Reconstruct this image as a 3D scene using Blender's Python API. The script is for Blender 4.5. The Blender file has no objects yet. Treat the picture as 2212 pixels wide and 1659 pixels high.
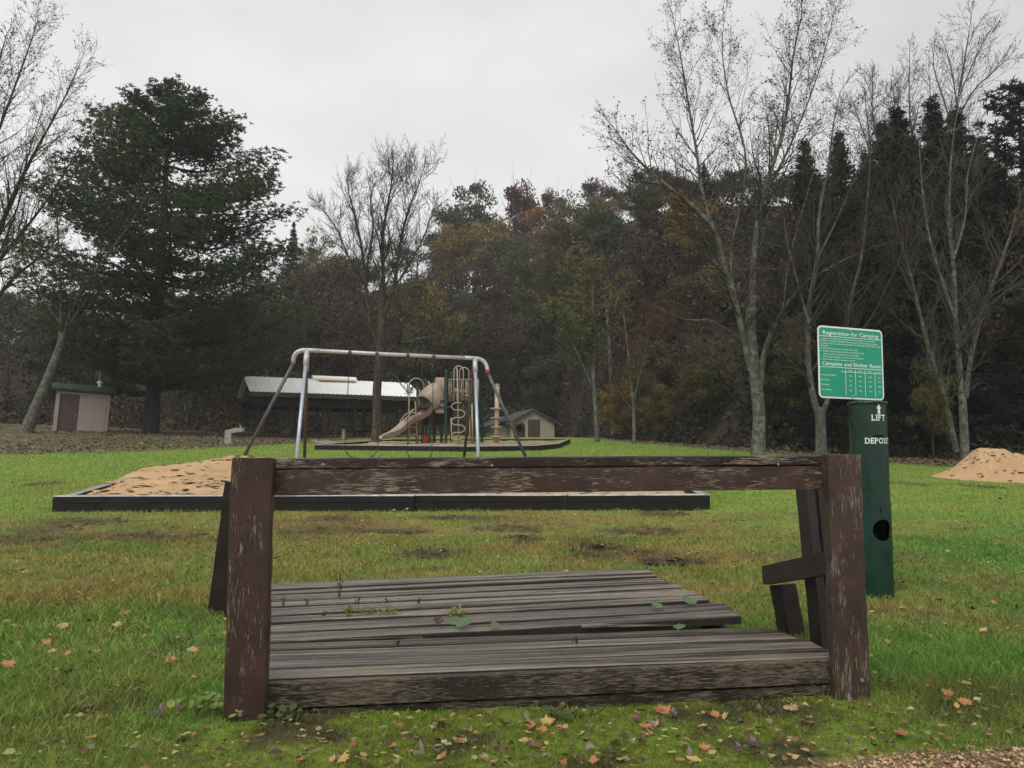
import bpy, math, random
import numpy as np
from mathutils import Vector, Matrix
R = math.radians
scene = bpy.context.scene
COL = scene.collection

# ------------------------------------------------------------------ camera
F, CX, CY = 1770.0, 1106.0, 829.5          # focal length and centre for a picture 2212 wide
PITCH = R(5.02)
EYE = 0.90
cam_d = bpy.data.cameras.new('camera'); cam = bpy.data.objects.new('camera', cam_d); COL.objects.link(cam)
cam.location = (0, 0, EYE); cam.rotation_euler = (R(90) + PITCH, 0, 0)
cam_d.sensor_width = 36; cam_d.lens = F / 2212 * 36
cam_d.clip_start = 0.05; cam_d.clip_end = 2000
scene.camera = cam

# ------------------------------------------------------------------ light: overcast
SUN_EL, SUN_AZ = R(52), R(200)
w = bpy.data.worlds.new('World'); scene.world = w; w.use_nodes = True
nt = w.node_tree; nt.nodes.clear()
out = nt.nodes.new('ShaderNodeOutputWorld'); bg = nt.nodes.new('ShaderNodeBackground')
sky = nt.nodes.new('ShaderNodeTexSky'); sky.sky_type = 'NISHITA'; sky.sun_disc = False
sky.sun_elevation = SUN_EL; sky.sun_rotation = SUN_AZ; sky.dust_density = 6; sky.air_density = 1.5
tc = nt.nodes.new('ShaderNodeTexCoord'); mp = nt.nodes.new('ShaderNodeMapping'); mp.inputs['Scale'].default_value = (1.0, 1.0, 2.2)
mp.inputs['Location'].default_value = (0.35, 0.0, 0.3)
ns = nt.nodes.new('ShaderNodeTexNoise'); ns.inputs['Scale'].default_value = 1.7; ns.inputs['Detail'].default_value = 5; ns.inputs['Roughness'].default_value = 0.45
rp = nt.nodes.new('ShaderNodeValToRGB')
rp.color_ramp.elements[0].position = 0.34; rp.color_ramp.elements[0].color = (5.9, 5.95, 6.05, 1)
rp.color_ramp.elements[1].position = 0.62; rp.color_ramp.elements[1].color = (8.5, 8.5, 8.5, 1)
hs = nt.nodes.new('ShaderNodeHueSaturation'); hs.inputs['Saturation'].default_value = 0.15
mx = nt.nodes.new('ShaderNodeMix'); mx.data_type = 'RGBA'; mx.inputs[0].default_value = 0.93
L = nt.links.new
L(tc.outputs['Generated'], mp.inputs['Vector']); L(mp.outputs[0], ns.inputs['Vector']); L(ns.outputs['Fac'], rp.inputs[0])
L(sky.outputs[0], hs.inputs['Color']); L(hs.outputs[0], mx.inputs[6]); L(rp.outputs[0], mx.inputs[7])
L(mx.outputs[2], bg.inputs['Color']); bg.inputs['Strength'].default_value = 0.10; L(bg.outputs[0], out.inputs[0])
sd = bpy.data.lights.new('sun', 'SUN'); sun = bpy.data.objects.new('sun', sd); COL.objects.link(sun)
sd.energy = 1.5; sd.angle = R(40); sd.color = (1.0, 0.98, 0.95)
sun.rotation_euler = (R(90) - SUN_EL, 0, R(180) - SUN_AZ)
scene.view_settings.view_transform = 'Standard'; scene.view_settings.look = 'None'
scene.view_settings.exposure = 0.27; scene.view_settings.gamma = 1
scene.cycles.use_denoising = True
scene.cycles.max_bounces = 5; scene.cycles.diffuse_bounces = 3; scene.cycles.glossy_bounces = 2
scene.cycles.transmission_bounces = 3; scene.cycles.transparent_max_bounces = 4; scene.cycles.volume_bounces = 0
scene.cycles.use_adaptive_sampling = True; scene.cycles.adaptive_threshold = 0.02

# ------------------------------------------------------------------ numeric helpers
def hash2(ix, iy, seed):
    a = (ix.astype(np.int64) * 374761393 + iy.astype(np.int64) * 668265263 + seed * 982451653) & 0xffffffff
    a = ((a ^ (a >> 13)) * 1274126177) & 0xffffffff
    return ((a ^ (a >> 16)) & 0xffff) / 65535.0
def vnoise(x, y, s=1.0, seed=0):
    x = np.asarray(x, float) * s; y = np.asarray(y, float) * s
    ix, iy = np.floor(x), np.floor(y); fx, fy = x - ix, y - iy
    fx = fx * fx * (3 - 2 * fx); fy = fy * fy * (3 - 2 * fy)
    a = hash2(ix, iy, seed); b = hash2(ix + 1, iy, seed); c = hash2(ix, iy + 1, seed); d = hash2(ix + 1, iy + 1, seed)
    return (a * (1 - fx) + b * fx) * (1 - fy) + (c * (1 - fx) + d * fx) * fy
def fnoise(x, y, s=1.0, seed=0, o=4):
    t = 0; amp = .5; tot = 0
    for k in range(o):
        t = t + amp * vnoise(x, y, s * 2 ** k, seed + k * 17); tot += amp; amp *= .55
    return t / tot
def sst(a, b, x):
    t = np.clip((np.asarray(x, float) - a) / (b - a), 0, 1); return t * t * (3 - 2 * t)
def mixc(a, b, t):
    t = np.asarray(t)[..., None]; return a * (1 - t) + np.asarray(b) * t

EDGE_X = [-200, -60, -30, -16, -10, 4, 6.5, 12, 16, 22, 60, 200]
EDGE_Y = [44, 50, 58, 62, 78, 80, 54, 36, 30, 27, 22, 20]
def edge_y(x): return np.interp(x, EDGE_X, EDGE_Y)
def terr(x, y):
    x = np.asarray(x, float); y = np.asarray(y, float)
    t = np.maximum(y - 3, 0)
    z = .0415 * np.where(t < .6, t * t / 1.2, t - .3)
    z = np.where(y > 55, .0415 * 51.7 + .008 * (y - 55), z)
    z = z - .03 * np.clip(x - 4, 0, 30) * sst(6, 16, y)
    z = z + .043 * np.clip(-x - 13, 0, 25) * sst(33, 46, y)
    z = z + .024 * np.clip(y - 55, 0, 22) * sst(0, -5, x)
    z = z + 0.030 * sst(.6, -1.0, x) * sst(4.5, 3, y)
    ey = edge_y(x)
    h = np.maximum(y - ey - 3, 0)
    hill = .80 * h * h / (h + 5)
    cap = np.interp(x / np.maximum(y, 1), [-.9, -.55, -.38, -.25, -.1, .2, .6, 1.2], [9, 10, 13, 20, 36, 40, 40, 34])
    z = z + cap * (1 - np.exp(-hill / cap))
    return z
def tz(x, y): return float(terr(x, y))
def ray(px, py):
    xc = (px - CX) / F; yc = (CY - py) / F
    return Vector((xc, math.cos(PITCH) - yc * math.sin(PITCH), math.sin(PITCH) + yc * math.cos(PITCH)))
def at(px, py, Y):
    d = ray(px, py); k = Y / d.y; return Vector((d.x * k, Y, EYE + d.z * k))
def gpt(px, py, lo=1.8, hi=90):
    """the point of the ground seen there (first hit)"""
    d = ray(px, py); k = lo
    while k < hi:
        p = Vector((d.x * k / d.y, k, EYE + d.z * k / d.y))
        if p.z <= tz(p.x, p.y): break
        k += .02 if k < 12 else .1
    return Vector((p.x, p.y, tz(p.x, p.y)))
def proj(p):
    v = Vector(p) - Vector((0, 0, EYE))
    f = v.y * math.cos(PITCH) + v.z * math.sin(PITCH); u = -v.y * math.sin(PITCH) + v.z * math.cos(PITCH)
    return CX + F * v.x / f, CY - F * u / f

# ------------------------------------------------------------------ material helpers
def new_mat(name):
    m = bpy.data.materials.new(name); m.use_nodes = True
    t = m.node_tree; b = t.nodes.get('Principled BSDF')
    return m, t, b
def nd(t, typ, ins=None, **props):
    n = t.nodes.new('ShaderNode' + typ)
    for k, v in props.items(): setattr(n, k, v)
    for k, v in (ins or {}).items():
        s = n.inputs[k]
        if isinstance(v, bpy.types.NodeSocket): t.links.new(v, s)
        else: s.default_value = v
    return n
def ramp(t, fac, stops, interp='LINEAR'):
    n = t.nodes.new('ShaderNodeValToRGB'); cr = n.color_ramp; cr.interpolation = interp
    while len(cr.elements) < len(stops): cr.elements.new(.5)
    for e, (p, c) in zip(cr.elements, stops):
        e.position = p; e.color = (c[0], c[1], c[2], 1) if hasattr(c, '__len__') else (c, c, c, 1)
    t.links.new(fac, n.inputs[0]); return n.outputs[0]
def mix(t, fac, a, b, mode='MIX'):
    n = t.nodes.new('ShaderNodeMix'); n.data_type = 'RGBA'; n.blend_type = mode
    for s, v in ((n.inputs[0], fac), (n.inputs[6], a), (n.inputs[7], b)):
        if isinstance(v, bpy.types.NodeSocket): t.links.new(v, s)
        else: s.default_value = v if not hasattr(v, '__len__') else (v[0], v[1], v[2], 1)
    return n.outputs[2]
def coords(t, scale=(1, 1, 1), rnd=True):
    tcn = nd(t, 'TexCoord'); v = tcn.outputs['Object']
    if rnd:
        oi = nd(t, 'ObjectInfo'); mul = nd(t, 'Math', {0: oi.outputs['Random'], 1: 37.0}, operation='MULTIPLY')
        v = nd(t, 'VectorMath', {0: v, 1: mul.outputs[0]}, operation='ADD').outputs[0]
    return nd(t, 'Mapping', {'Vector': v, 'Scale': scale}).outputs[0]
def noise(t, vec, scale, detail=4, rough=.55, dist=0):
    return nd(t, 'TexNoise', {'Vector': vec, 'Scale': scale, 'Detail': detail, 'Roughness': rough, 'Distortion': dist}).outputs['Fac']
def bump(t, b, h, strength=.5, dist=.01):
    n = nd(t, 'Bump', {'Height': h, 'Strength': strength, 'Distance': dist}); t.links.new(n.outputs[0], b.inputs['Normal'])

def plain(name, c, rough=.5, metal=0, var=.15, scale=8, bmp=0, spec=.5, c2=None):
    m, t, b = new_mat(name); v = coords(t)
    n = noise(t, v, scale, 5, .6)
    c2 = c2 or tuple(x * (1 - var * 1.6) for x in c)
    col = ramp(t, n, [(.3, c2), (.7, tuple(min(1, x * (1 + var)) for x in c))])
    t.links.new(col, b.inputs['Base Color'])
    n2 = noise(t, v, scale * 3, 3)
    t.links.new(ramp(t, n2, [(.3, max(0, rough - .12)), (.7, min(1, rough + .12))]), b.inputs['Roughness'])
    b.inputs['Metallic'].default_value = metal; b.inputs['Specular IOR Level'].default_value = spec
    if bmp: bump(t, b, n2, bmp, .01)
    return m

def painted_wood(name, axis='x', paint=(.050, .027, .021), wood=(.25, .205, .155), dark=(.012, .010, .009), wear=.5, rough=.55, moss=0.0):
    m, t, b = new_mat(name)
    g = {'x': (3.4, 52, 52), 'z': (52, 52, 3.4), 'y': (52, 3.4, 52)}[axis]
    v = coords(t, g); vi = coords(t)
    fine = noise(t, v, 7.0, 8, .72, .3)
    med = noise(t, coords(t, tuple(k * .20 if k > 5 else 2.2 for k in g)), 3.0, 5, .6, .6)
    big = noise(t, vi, 3.2, 3, .5)
    s = nd(t, 'Math', {0: fine, 1: .78}, operation='MULTIPLY'); s2 = nd(t, 'Math', {0: med, 1: .36}, operation='MULTIPLY'); s3 = nd(t, 'Math', {0: big, 1: .34}, operation='MULTIPLY')
    tot = nd(t, 'Math', {0: nd(t, 'Math', {0: s.outputs[0], 1: s2.outputs[0]}, operation='ADD').outputs[0], 1: s3.outputs[0]}, operation='ADD').outputs[0]
    thr = .90 - wear * .22
    mask = ramp(t, tot, [(thr - .015, 0), (thr + .02, 1)])
    woodc = ramp(t, fine, [(.32, dark), (.45, tuple(x * .35 for x in wood)), (.56, wood), (.7, tuple(min(1, x * 1.35) for x in wood))])
    paintc = ramp(t, noise(t, vi, 9, 5, .6), [(.3, tuple(x * .62 for x in paint)), (.7, tuple(x * 1.3 for x in paint))])
    col = mix(t, mask, paintc, woodc)
    crack = ramp(t, noise(t, coords(t, tuple(k * .8 if k > 5 else .6 for k in g)), 4.0, 4, .6), [(.30, 1), (.34, 0)])
    col = mix(t, crack, col, dark)
    if moss:
        mk = ramp(t, noise(t, vi, 6, 5, .65), [(.5, 0), (.66, moss)]); col = mix(t, mk, col, (.035, .045, .012))
    t.links.new(col, b.inputs['Base Color'])
    t.links.new(ramp(t, mask, [(0, rough - .12), (1, rough + .2)]), b.inputs['Roughness'])
    b.inputs['Specular IOR Level'].default_value = .3
    h = nd(t, 'Math', {0: fine, 1: nd(t, 'Math', {0: mask, 1: -.35}, operation='MULTIPLY').outputs[0]}, operation='ADD').outputs[0]
    bump(t, b, h, .55, .004)
    return m

def deck_wood(name):
    m, t, b = new_mat(name)
    v = coords(t, (1.6, 40, 40)); vi = coords(t)
    fine = noise(t, v, 6, 8, .72, .25)
    med = noise(t, coords(t, (.26, 9, 9)), 3.0, 4, .55, .3)
    big = noise(t, coords(t, (.5, 1.4, 1)), 2.4, 3, .5)
    base = ramp(t, fine, [(.30, (.020, .016, .013)), (.43, (.100, .082, .064)), (.56, (.205, .172, .135)), (.75, (.35, .305, .24))])
    dark = ramp(t, med, [(.40, (.14, .125, .115)), (.49, (.62, .59, .56)), (.62, (1.25, 1.22, 1.18))])
    col = mix(t, 1.0, base, dark, 'MULTIPLY')
    oi = nd(t, 'ObjectInfo').outputs['Random']; col = mix(t, 1.0, col, ramp(t, oi, [(0, (.62, .60, .58)), (1, (1.25, 1.24, 1.22))]), 'MULTIPLY')
    yel = ramp(t, big, [(.56, 0), (.72, .55)]); col = mix(t, yel, col, (.20, .16, .10))
    crack = ramp(t, noise(t, coords(t, (.35, 30, 30)), 3.2, 3, .5), [(.31, 1), (.335, 0)]); col = mix(t, crack, col, (.006, .005, .004))
    t.links.new(col, b.inputs['Base Color'])
    t.links.new(ramp(t, med, [(.38, .20), (.62, .48)]), b.inputs['Roughness'])
    b.inputs['Specular IOR Level'].default_value = .6
    bump(t, b, fine, .45, .003)
    return m

def bark(name, c1=(.10, .092, .078), c2=(.035, .031, .027), lichen=(.17, .18, .135), lf=.5):
    m, t, b = new_mat(name)
    v = coords(t, (1, 1, .25)); vi = coords(t)
    n = noise(t, v, 22, 6, .7, .4); l = noise(t, vi, 7, 6, .65)
    col = ramp(t, n, [(.36, c2), (.6, c1)])
    col = mix(t, ramp(t, l, [(.62 - .22 * lf, 0), (.70 - .12 * lf, .75)]), col, lichen)
    t.links.new(col, b.inputs['Base Color']); b.inputs['Roughness'].default_value = .85
    b.inputs['Specular IOR Level'].default_value = .25
    bump(t, b, n, .8, .02)
    return m

def leafmat(name, cols, trans=.25, scale=.9, rough=.6):
    """cols: stops of colour spread through the crown in patches"""
    m, t, b = new_mat(name)
    v = coords(t); n1 = noise(t, v, scale, 3, .6); n2 = noise(t, v, 9.0, 2, .5)
    s = nd(t, 'Math', {0: nd(t, 'Math', {0: n1, 1: .6}, operation='MULTIPLY').outputs[0], 1: nd(t, 'Math', {0: n2, 1: .4}, operation='MULTIPLY').outputs[0]}, operation='ADD').outputs[0]
    k = len(cols); st = [(.34 + .32 * i / (k - 1), c) for i, c in enumerate(cols)]
    col = ramp(t, s, st)
    t.links.new(col, b.inputs['Base Color']); b.inputs['Roughness'].default_value = rough
    b.inputs['Specular IOR Level'].default_value = .2
    tr = nd(t, 'BsdfTranslucent', {'Color': col}); o = t.nodes.get('Material Output')
    ms = nd(t, 'MixShader', {0: trans, 1: b.outputs[0], 2: tr.outputs[0]}); t.links.new(ms.outputs[0], o.inputs[0])
    return m

def vcolmat(name, trans=0, rough=.7, detail=None, bmp=0, spec=.3):
    m, t, b = new_mat(name)
    a = nd(t, 'VertexColor', layer_name='Col').outputs[0]
    if detail:
        v = coords(t, rnd=False)
        n = noise(t, v, detail, 6, .7); a = mix(t, 1.0, a, ramp(t, n, [(.28, (.35, .35, .35)), (.5, (.95, .95, .95)), (.75, (1.6, 1.6, 1.55))]), 'MULTIPLY')
        n3 = noise(t, v, 1.3, 6, .7); a = mix(t, 1.0, a, ramp(t, n3, [(.3, (.75, .75, .75)), (.7, (1.2, 1.2, 1.15))]), 'MULTIPLY')
        if bmp: bump(t, b, n, bmp, .03)
    t.links.new(a, b.inputs['Base Color']); b.inputs['Roughness'].default_value = rough
    b.inputs['Specular IOR Level'].default_value = spec
    if trans:
        tr = nd(t, 'BsdfTranslucent', {'Color': a}); o = t.nodes.get('Material Output')
        ms = nd(t, 'MixShader', {0: trans, 1: b.outputs[0], 2: tr.outputs[0]}); t.links.new(ms.outputs[0], o.inputs[0])
    return m

# ------------------------------------------------------------------ mesh builder
class MB:
    def __init__(s): s.v = []; s.f = []; s.m = []; s.mi = 0
    def add(s, vs, fs):
        o = len(s.v); s.v.extend([tuple(p) for p in vs]); s.f.extend([tuple(i + o for i in f) for f in fs]); s.m.extend([s.mi] * len(fs))
    def box(s, c, size, rot=None, taper=None):
        hx, hy, hz = size[0] / 2, size[1] / 2, size[2] / 2
        vs = []
        for z in (-1, 1):
            k = 1 if (taper is None or z < 0) else taper
            for x, y in ((-1, -1), (1, -1), (1, 1), (-1, 1)): vs.append(Vector((x * hx * k, y * hy * k, z * hz)))
        if rot is not None: vs = [rot @ p for p in vs]
        c = Vector(c); vs = [p + c for p in vs]
        s.add(vs, [(3, 2, 1, 0), (4, 5, 6, 7), (0, 1, 5, 4), (1, 2, 6, 5), (2, 3, 7, 6), (3, 0, 4, 7)])
    def beam(s, a, b, wd, ht, up=Vector((0, 0, 1)), seg=1, jit=0, rng=None):
        """rectangular bar from a to b; wd sideways, ht along up"""
        a, b = Vector(a), Vector(b); d = (b - a).normalized(); side = d.cross(up)
        if side.length < 1e-4: side = d.cross(Vector((0, 1, 0)))
        side.normalize(); u = side.cross(d)
        vs = []
        for i in range(seg + 1):
            p = a.lerp(b, i / seg)
            for sx, su in ((-1, -1), (1, -1), (1, 1), (-1, 1)):
                q = p + side * sx * wd / 2 + u * su * ht / 2
                if jit: q = q + Vector((rng.uniform(-1, 1), rng.uniform(-1, 1), rng.uniform(-1, 1))) * jit
                vs.append(q)
        fs = [(3, 2, 1, 0), tuple(seg * 4 + k for k in range(4))]
        for i in range(seg):
            for k in range(4):
                k2 = (k + 1) % 4; fs.append((i * 4 + k, i * 4 + k2, i * 4 + 4 + k2, i * 4 + 4 + k))
        s.add(vs, fs)
    def tube(s, pts, rad, n=8, cap=True, closed=False):
        pts = [Vector(p) for p in pts]; N = len(pts)
        if not hasattr(rad, '__len__'): rad = [rad] * N
        vs = []; prev = None
        for i, p in enumerate(pts):
            if closed: d = pts[(i + 1) % N] - pts[i - 1]
            else: d = pts[min(i + 1, N - 1)] - pts[max(i - 1, 0)]
            if d.length < 1e-9: d = Vector((0, 0, 1))
            d.normalize()
            if prev is None:
                ref = Vector((0, 0, 1)) if abs(d.z) < .9 else Vector((1, 0, 0)); a = d.cross(ref).normalized()
            else:
                a = prev - d * prev.dot(d)
                a = a.normalized() if a.length > 1e-6 else d.orthogonal().normalized()
            prev = a; b = d.cross(a)
            for k in range(n):
                th = 2 * math.pi * k / n; vs.append(p + a * (math.cos(th) * rad[i]) + b * (math.sin(th) * rad[i]))
        fs = []
        for i in range(N if closed else N - 1):
            j = (i + 1) % N
            for k in range(n):
                k2 = (k + 1) % n; fs.append((i * n + k, i * n + k2, j * n + k2, j * n + k))
        if cap and not closed and n > 3: fs.append(tuple(range(n))[::-1]); fs.append(tuple((N - 1) * n + k for k in range(n)))
        s.add(vs, fs)
    def lathe(s, prof, c=(0, 0, 0), n=24, rot=None):
        vs = []; c = Vector(c)
        for r, z in prof:
            for k in range(n):
                th = 2 * math.pi * k / n; p = Vector((r * math.cos(th), r * math.sin(th), z))
                if rot is not None: p = rot @ p
                vs.append(p + c)
        fs = []
        for i in range(len(prof) - 1):
            for k in range(n):
                k2 = (k + 1) % n; fs.append((i * n + k, i * n + k2, i * n + n + k2, i * n + n + k))
        fs.append(tuple(range(n))[::-1]); fs.append(tuple((len(prof) - 1) * n + k for k in range(n)))
        s.add(vs, fs)
    def prism(s, poly, depth_vec):
        """polygon (list of Vector) extruded along depth_vec"""
        n = len(poly); dv = Vector(depth_vec); vs = [Vector(p) for p in poly] + [Vector(p) + dv for p in poly]
        fs = [tuple(range(n))[::-1], tuple(range(n, 2 * n))] + [(i, (i + 1) % n, n + (i + 1) % n, n + i) for i in range(n)]
        s.add(vs, fs)
    def build(s, name, mats, parent=None, smooth=False, bevel=0, origin=None):
        me = bpy.data.meshes.new(name)
        vs = s.v
        if origin is not None: o = Vector(origin); vs = [(p[0] - o.x, p[1] - o.y, p[2] - o.z) for p in vs]
        me.from_pydata(vs, [], s.f)
        if not isinstance(mats, (list, tuple)): mats = [mats]
        for m in mats: me.materials.append(m)
        if len(mats) > 1: me.polygons.foreach_set('material_index', np.array(s.m, dtype=np.int32))
        if smooth: me.polygons.foreach_set('use_smooth', np.ones(len(s.f), dtype=bool))
        me.update()
        ob = bpy.data.objects.new(name, me); COL.objects.link(ob)
        if parent is not None: ob.parent = parent
        if origin is not None: ob.location = origin
        if bevel:
            bm = ob.modifiers.new('bevel', 'BEVEL'); bm.width = bevel; bm.segments = 2; bm.limit_method = 'ANGLE'
        return ob
def raw_mesh(name, V, faces_flat, loop_start, loop_total, mats, parent=None, cols=None, mi=None, smooth=False):
    me = bpy.data.meshes.new(name); me.vertices.add(len(V)); me.vertices.foreach_set('co', np.asarray(V, np.float32).ravel())
    me.loops.add(len(faces_flat)); me.loops.foreach_set('vertex_index', np.asarray(faces_flat, np.int32))
    me.polygons.add(len(loop_start)); me.polygons.foreach_set('loop_start', np.asarray(loop_start, np.int32))
    if not isinstance(mats, (list, tuple)): mats = [mats]
    for m in mats: me.materials.append(m)
    if mi is not None: me.polygons.foreach_set('material_index', np.asarray(mi, np.int32))
    if cols is not None:
        a = me.color_attributes.new('Col', 'FLOAT_COLOR', 'POINT')
        c4 = np.ones((len(V), 4), np.float32); c4[:, :3] = cols; a.data.foreach_set('color', c4.ravel())
    if smooth: me.polygons.foreach_set('use_smooth', np.ones(len(loop_start), dtype=bool))
    me.update(calc_edges=True); me.validate()
    ob = bpy.data.objects.new(name, me); COL.objects.link(ob)
    if parent is not None: ob.parent = parent
    return ob
def polys(name, V, k, mats, **kw):
    """V: (n,k,3) array of separate k-gons"""
    n = V.shape[0]
    return raw_mesh(name, V.reshape(-1, 3), np.arange(n * k), np.arange(0, n * k, k), None, mats, **kw)

def tag(o, label, cat, group=None, kind=None):
    if label: o['label'] = label
    if cat: o['category'] = cat
    if group: o['group'] = group
    if kind: o['kind'] = kind
    return o
def struct(o, label=None):
    o['kind'] = 'structure'
    if label: o['label'] = label
    return o
def thing(name, label, cat, loc=(0, 0, 0), rz=0, group=None, rot=None):
    o = bpy.data.objects.new(name, None); COL.objects.link(o); o.location = loc
    o.rotation_euler = rot if rot is not None else (0, 0, rz); o.empty_display_size = .2
    return tag(o, label, cat, group)
def copy_tree(root, loc, rz=0, scale=(1, 1, 1), label=None, group=None, cat=None, rot=None):
    r = root.copy(); COL.objects.link(r); r.location = loc; r.rotation_euler = rot if rot is not None else (0, 0, rz); r.scale = scale
    if label: r['label'] = label
    if group: r['group'] = group
    if cat: r['category'] = cat
    for ch in root.children:
        c = ch.copy(); COL.objects.link(c); c.parent = r
        for g in ch.children:
            d = g.copy(); COL.objects.link(d); d.parent = c
    return r

# ================================================================== STRUCTURE: ground
PO = Vector((-.889, 2.82, 0)); PA = math.atan2(.33, 2.151)     # platform origin and heading
PU = Vector((math.cos(PA), math.sin(PA), 0)); PV = Vector((-math.sin(PA), math.cos(PA), 0))
SB = [Vector((-5.30, 9.55)), Vector((2.34, 9.75)), Vector((2.75, 17.2)), Vector((-6.9, 16.4))]   # sandbox corners
PG = [gpt(680, 972, hi=60).xy, gpt(1020, 976.5, hi=60).xy, gpt(1164, 973.5, hi=60).xy, gpt(1207, 969, hi=60).xy]
def inpoly(x, y, P):
    ins = np.ones(np.shape(x), bool)
    for i in range(len(P)):
        a, b = P[i], P[(i + 1) % len(P)]
        ins &= ((b[0] - a[0]) * (y - a[1]) - (b[1] - a[1]) * (x - a[0])) > 0
    return ins
def plat_uv(x, y):
    rx, ry = x - PO.x, y - PO.y
    return rx * PU.x + ry * PU.y, rx * PV.x + ry * PV.y
# mud blotches: centre pixel, half width and half height in pixels
MUD = [(20, 1165, 110, 26), (330, 1160, 130, 10), (700, 1148, 120, 9), (860, 1148, 70, 5), (1110, 1142, 90, 7), (1380, 1147, 110, 7),
       (930, 1195, 60, 9), (1130, 1165, 40, 8), (1310, 1195, 110, 8), (1450, 1215, 80, 7), (180, 1128, 120, 7), (330, 1045, 1, 1), (300, 1000, 1, 1), (1290, 1180, 60, 5),
       (85, 1046, 40, 4), (520, 1170, 60, 5), (1430, 1110, 60, 6), (1960, 1045, 50, 3), (2120, 1052, 40, 3), (720, 1120, 90, 5), (1000, 1118, 120, 4)]
MUDW = []
for (a, b_, hw, hh) in MUD:
    c = gpt(a, b_); e = gpt(a, b_ - hh); s_ = gpt(a, b_ + hh); MUDW.append((c.x, (e.y + s_.y) / 2, hw / F * c.y, max(.07, (e.y - s_.y) / 2 * 1.25)))
GRAV = [gpt(1650, 1664), gpt(1760, 1645), gpt(1875, 1628), gpt(2230, 1618)]
def gravel_mask(x, y):
    yb = np.interp(x, [p.x for p in GRAV] + [4], [p.y for p in GRAV] + [GRAV[-1].y + .4], left=-5)
    yb = yb + (fnoise(x, y, 9, 5) - .5) * .12
    return sst(.03, -.03, y - yb)
def ground_col(x, y):
    x = np.asarray(x, float); y = np.asarray(y, float)
    n1 = fnoise(x, y, .55, 1); n2 = fnoise(x, y, 2.2, 2); n3 = fnoise(x, y, 9, 3, 3)
    green = np.array((.085, .188, .032)); green2 = np.array((.135, .235, .042)); far_g = np.array((.190, .262, .045)); yb = np.array((.225, .180, .050)); yb2 = np.array((.19, .115, .05)); moss = np.array((.150, .190, .024))
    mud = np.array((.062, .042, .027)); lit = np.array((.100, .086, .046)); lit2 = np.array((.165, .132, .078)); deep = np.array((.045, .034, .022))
    c = mixc(np.broadcast_to(green, x.shape + (3,)), green2, sst(.35, .65, n2))
    c = mixc(c, far_g, sst(6.5, 10.5, y) * .75)
    # browned-off worn grass between the platform and the sandbox
    worn = sst(3.6, 4.8, y + x * .06) * sst(10.2, 9.0, y) * sst(4.2, 1.5, np.abs(x + 1.5) * .8 - .5)
    worn = np.clip(worn * sst(.30, .52, n1 * .5 + n2 * .5 + .07), 0, 1)
    worn = worn * (.45 + .55 * sst(.38, .58, fnoise(x, y * 1.6, 1.9, 45)))
    c = mixc(c, mixc(np.broadcast_to(yb, x.shape + (3,)), yb2, sst(.5, .66, fnoise(x, y * 2, 1.1, 46))), worn * .85)
    nb = sst(.46, .62, fnoise(x, y, 1.3, 40)) * .35 * sst(24, 8, y); c = mixc(c, yb, nb)
    ms = sst(3.25, 2.95, y - x * .12) * sst(-1.15, -.8, x) * (1 - .5 * sst(1.0, 1.5, x)); c = mixc(c, moss, ms * .85)
    c = mixc(c, np.array((.055, .045, .025)), ms * sst(.48, .60, fnoise(x, y, 4.5, 47)) * .75)
    # mud
    mk = np.zeros(x.shape)
    for (mx_, my, hw, hh) in MUDW:
        d = ((x - mx_) / hw) ** 2 + ((y - my) / hh) ** 2; mk = np.maximum(mk, .85 * sst(1.4, .1, d + (n3 - .5) * 3.0 + (n2 - .5) * 1.6))
    mk = np.maximum(mk, sst(.60, .68, n3 * .6 + n2 * .4) * .75 * sst(11, 8, y))
    # strip under and before the timber edging
    c = mixc(c, mud, mk * .85)
    # leaf litter: bank at the left and strip along the wood
    nl = (n1 - .5) * 6
    l1 = sst(27, 31, y + nl * .6 + np.clip(x + 13, -3, 30) * -1.2 - sst(-13, -5, x) * 30)
    ey = edge_y(x)
    l2 = sst(ey - 14, ey - 10.0, y + nl * .7) * sst(3, 7, x)
    l3 = sst(ey - 6, ey - 3, y + nl * .5) * sst(4, -2, x)
    l4 = sst(43, 46, y + nl * .3) * sst(-7, -14, x)
    lm = np.clip(np.maximum.reduce([l1 * .9, l2 * .9, l3 * .8, l4 * .9]), 0, 1)
    c = mixc(c, mixc(np.broadcast_to(lit, x.shape + (3,)), lit2, sst(.4, .65, n3)), lm)
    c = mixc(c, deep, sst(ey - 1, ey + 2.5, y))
    g = gravel_mask(x, y); c = mixc(c, np.array((.26, .175, .105)), g)
    return np.clip(c * 1.06, 0.005, 1), mk, lm, g

def seq(*parts):
    out = []
    for a, b, st in parts: out.extend(np.arange(a, b, st))
    return np.array(out)
xs = seq((3.5, 10, .14), (10, 30, .5), (30, 90, 2), (90, 330, 12)); xs = np.concatenate([-xs[::-1], seq((-3.5, 3.5, .045)), xs])
ys = seq((-30, 0, 3), (0, 2, .25), (2, 6, .045), (6, 12, .09), (12, 32, .28), (32, 110, 1.1), (110, 400, 9))
X, Y = np.meshgrid(xs, ys); Z = terr(X, Y)
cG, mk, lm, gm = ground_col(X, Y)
Z = Z + (fnoise(X, Y, 3, 8) - .5) * .02 * sst(30, 10, Y) + (fnoise(X, Y, 12, 9) - .5) * .012 * sst(14, 7, Y) - mk * .012 - gm * .012
Z = Z - .05 * inpoly(X, Y, SB)
nx, ny = len(xs), len(ys); V = np.stack([X, Y, Z], -1).reshape(-1, 3)
i = np.arange(nx * ny).reshape(ny, nx); q = np.stack([i[:-1, :-1], i[:-1, 1:], i[1:, 1:], i[1:, :-1]], -1).reshape(-1)
m_ground = vcolmat('ground_turf', rough=.85, detail=26, bmp=.8, spec=.2)
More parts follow.
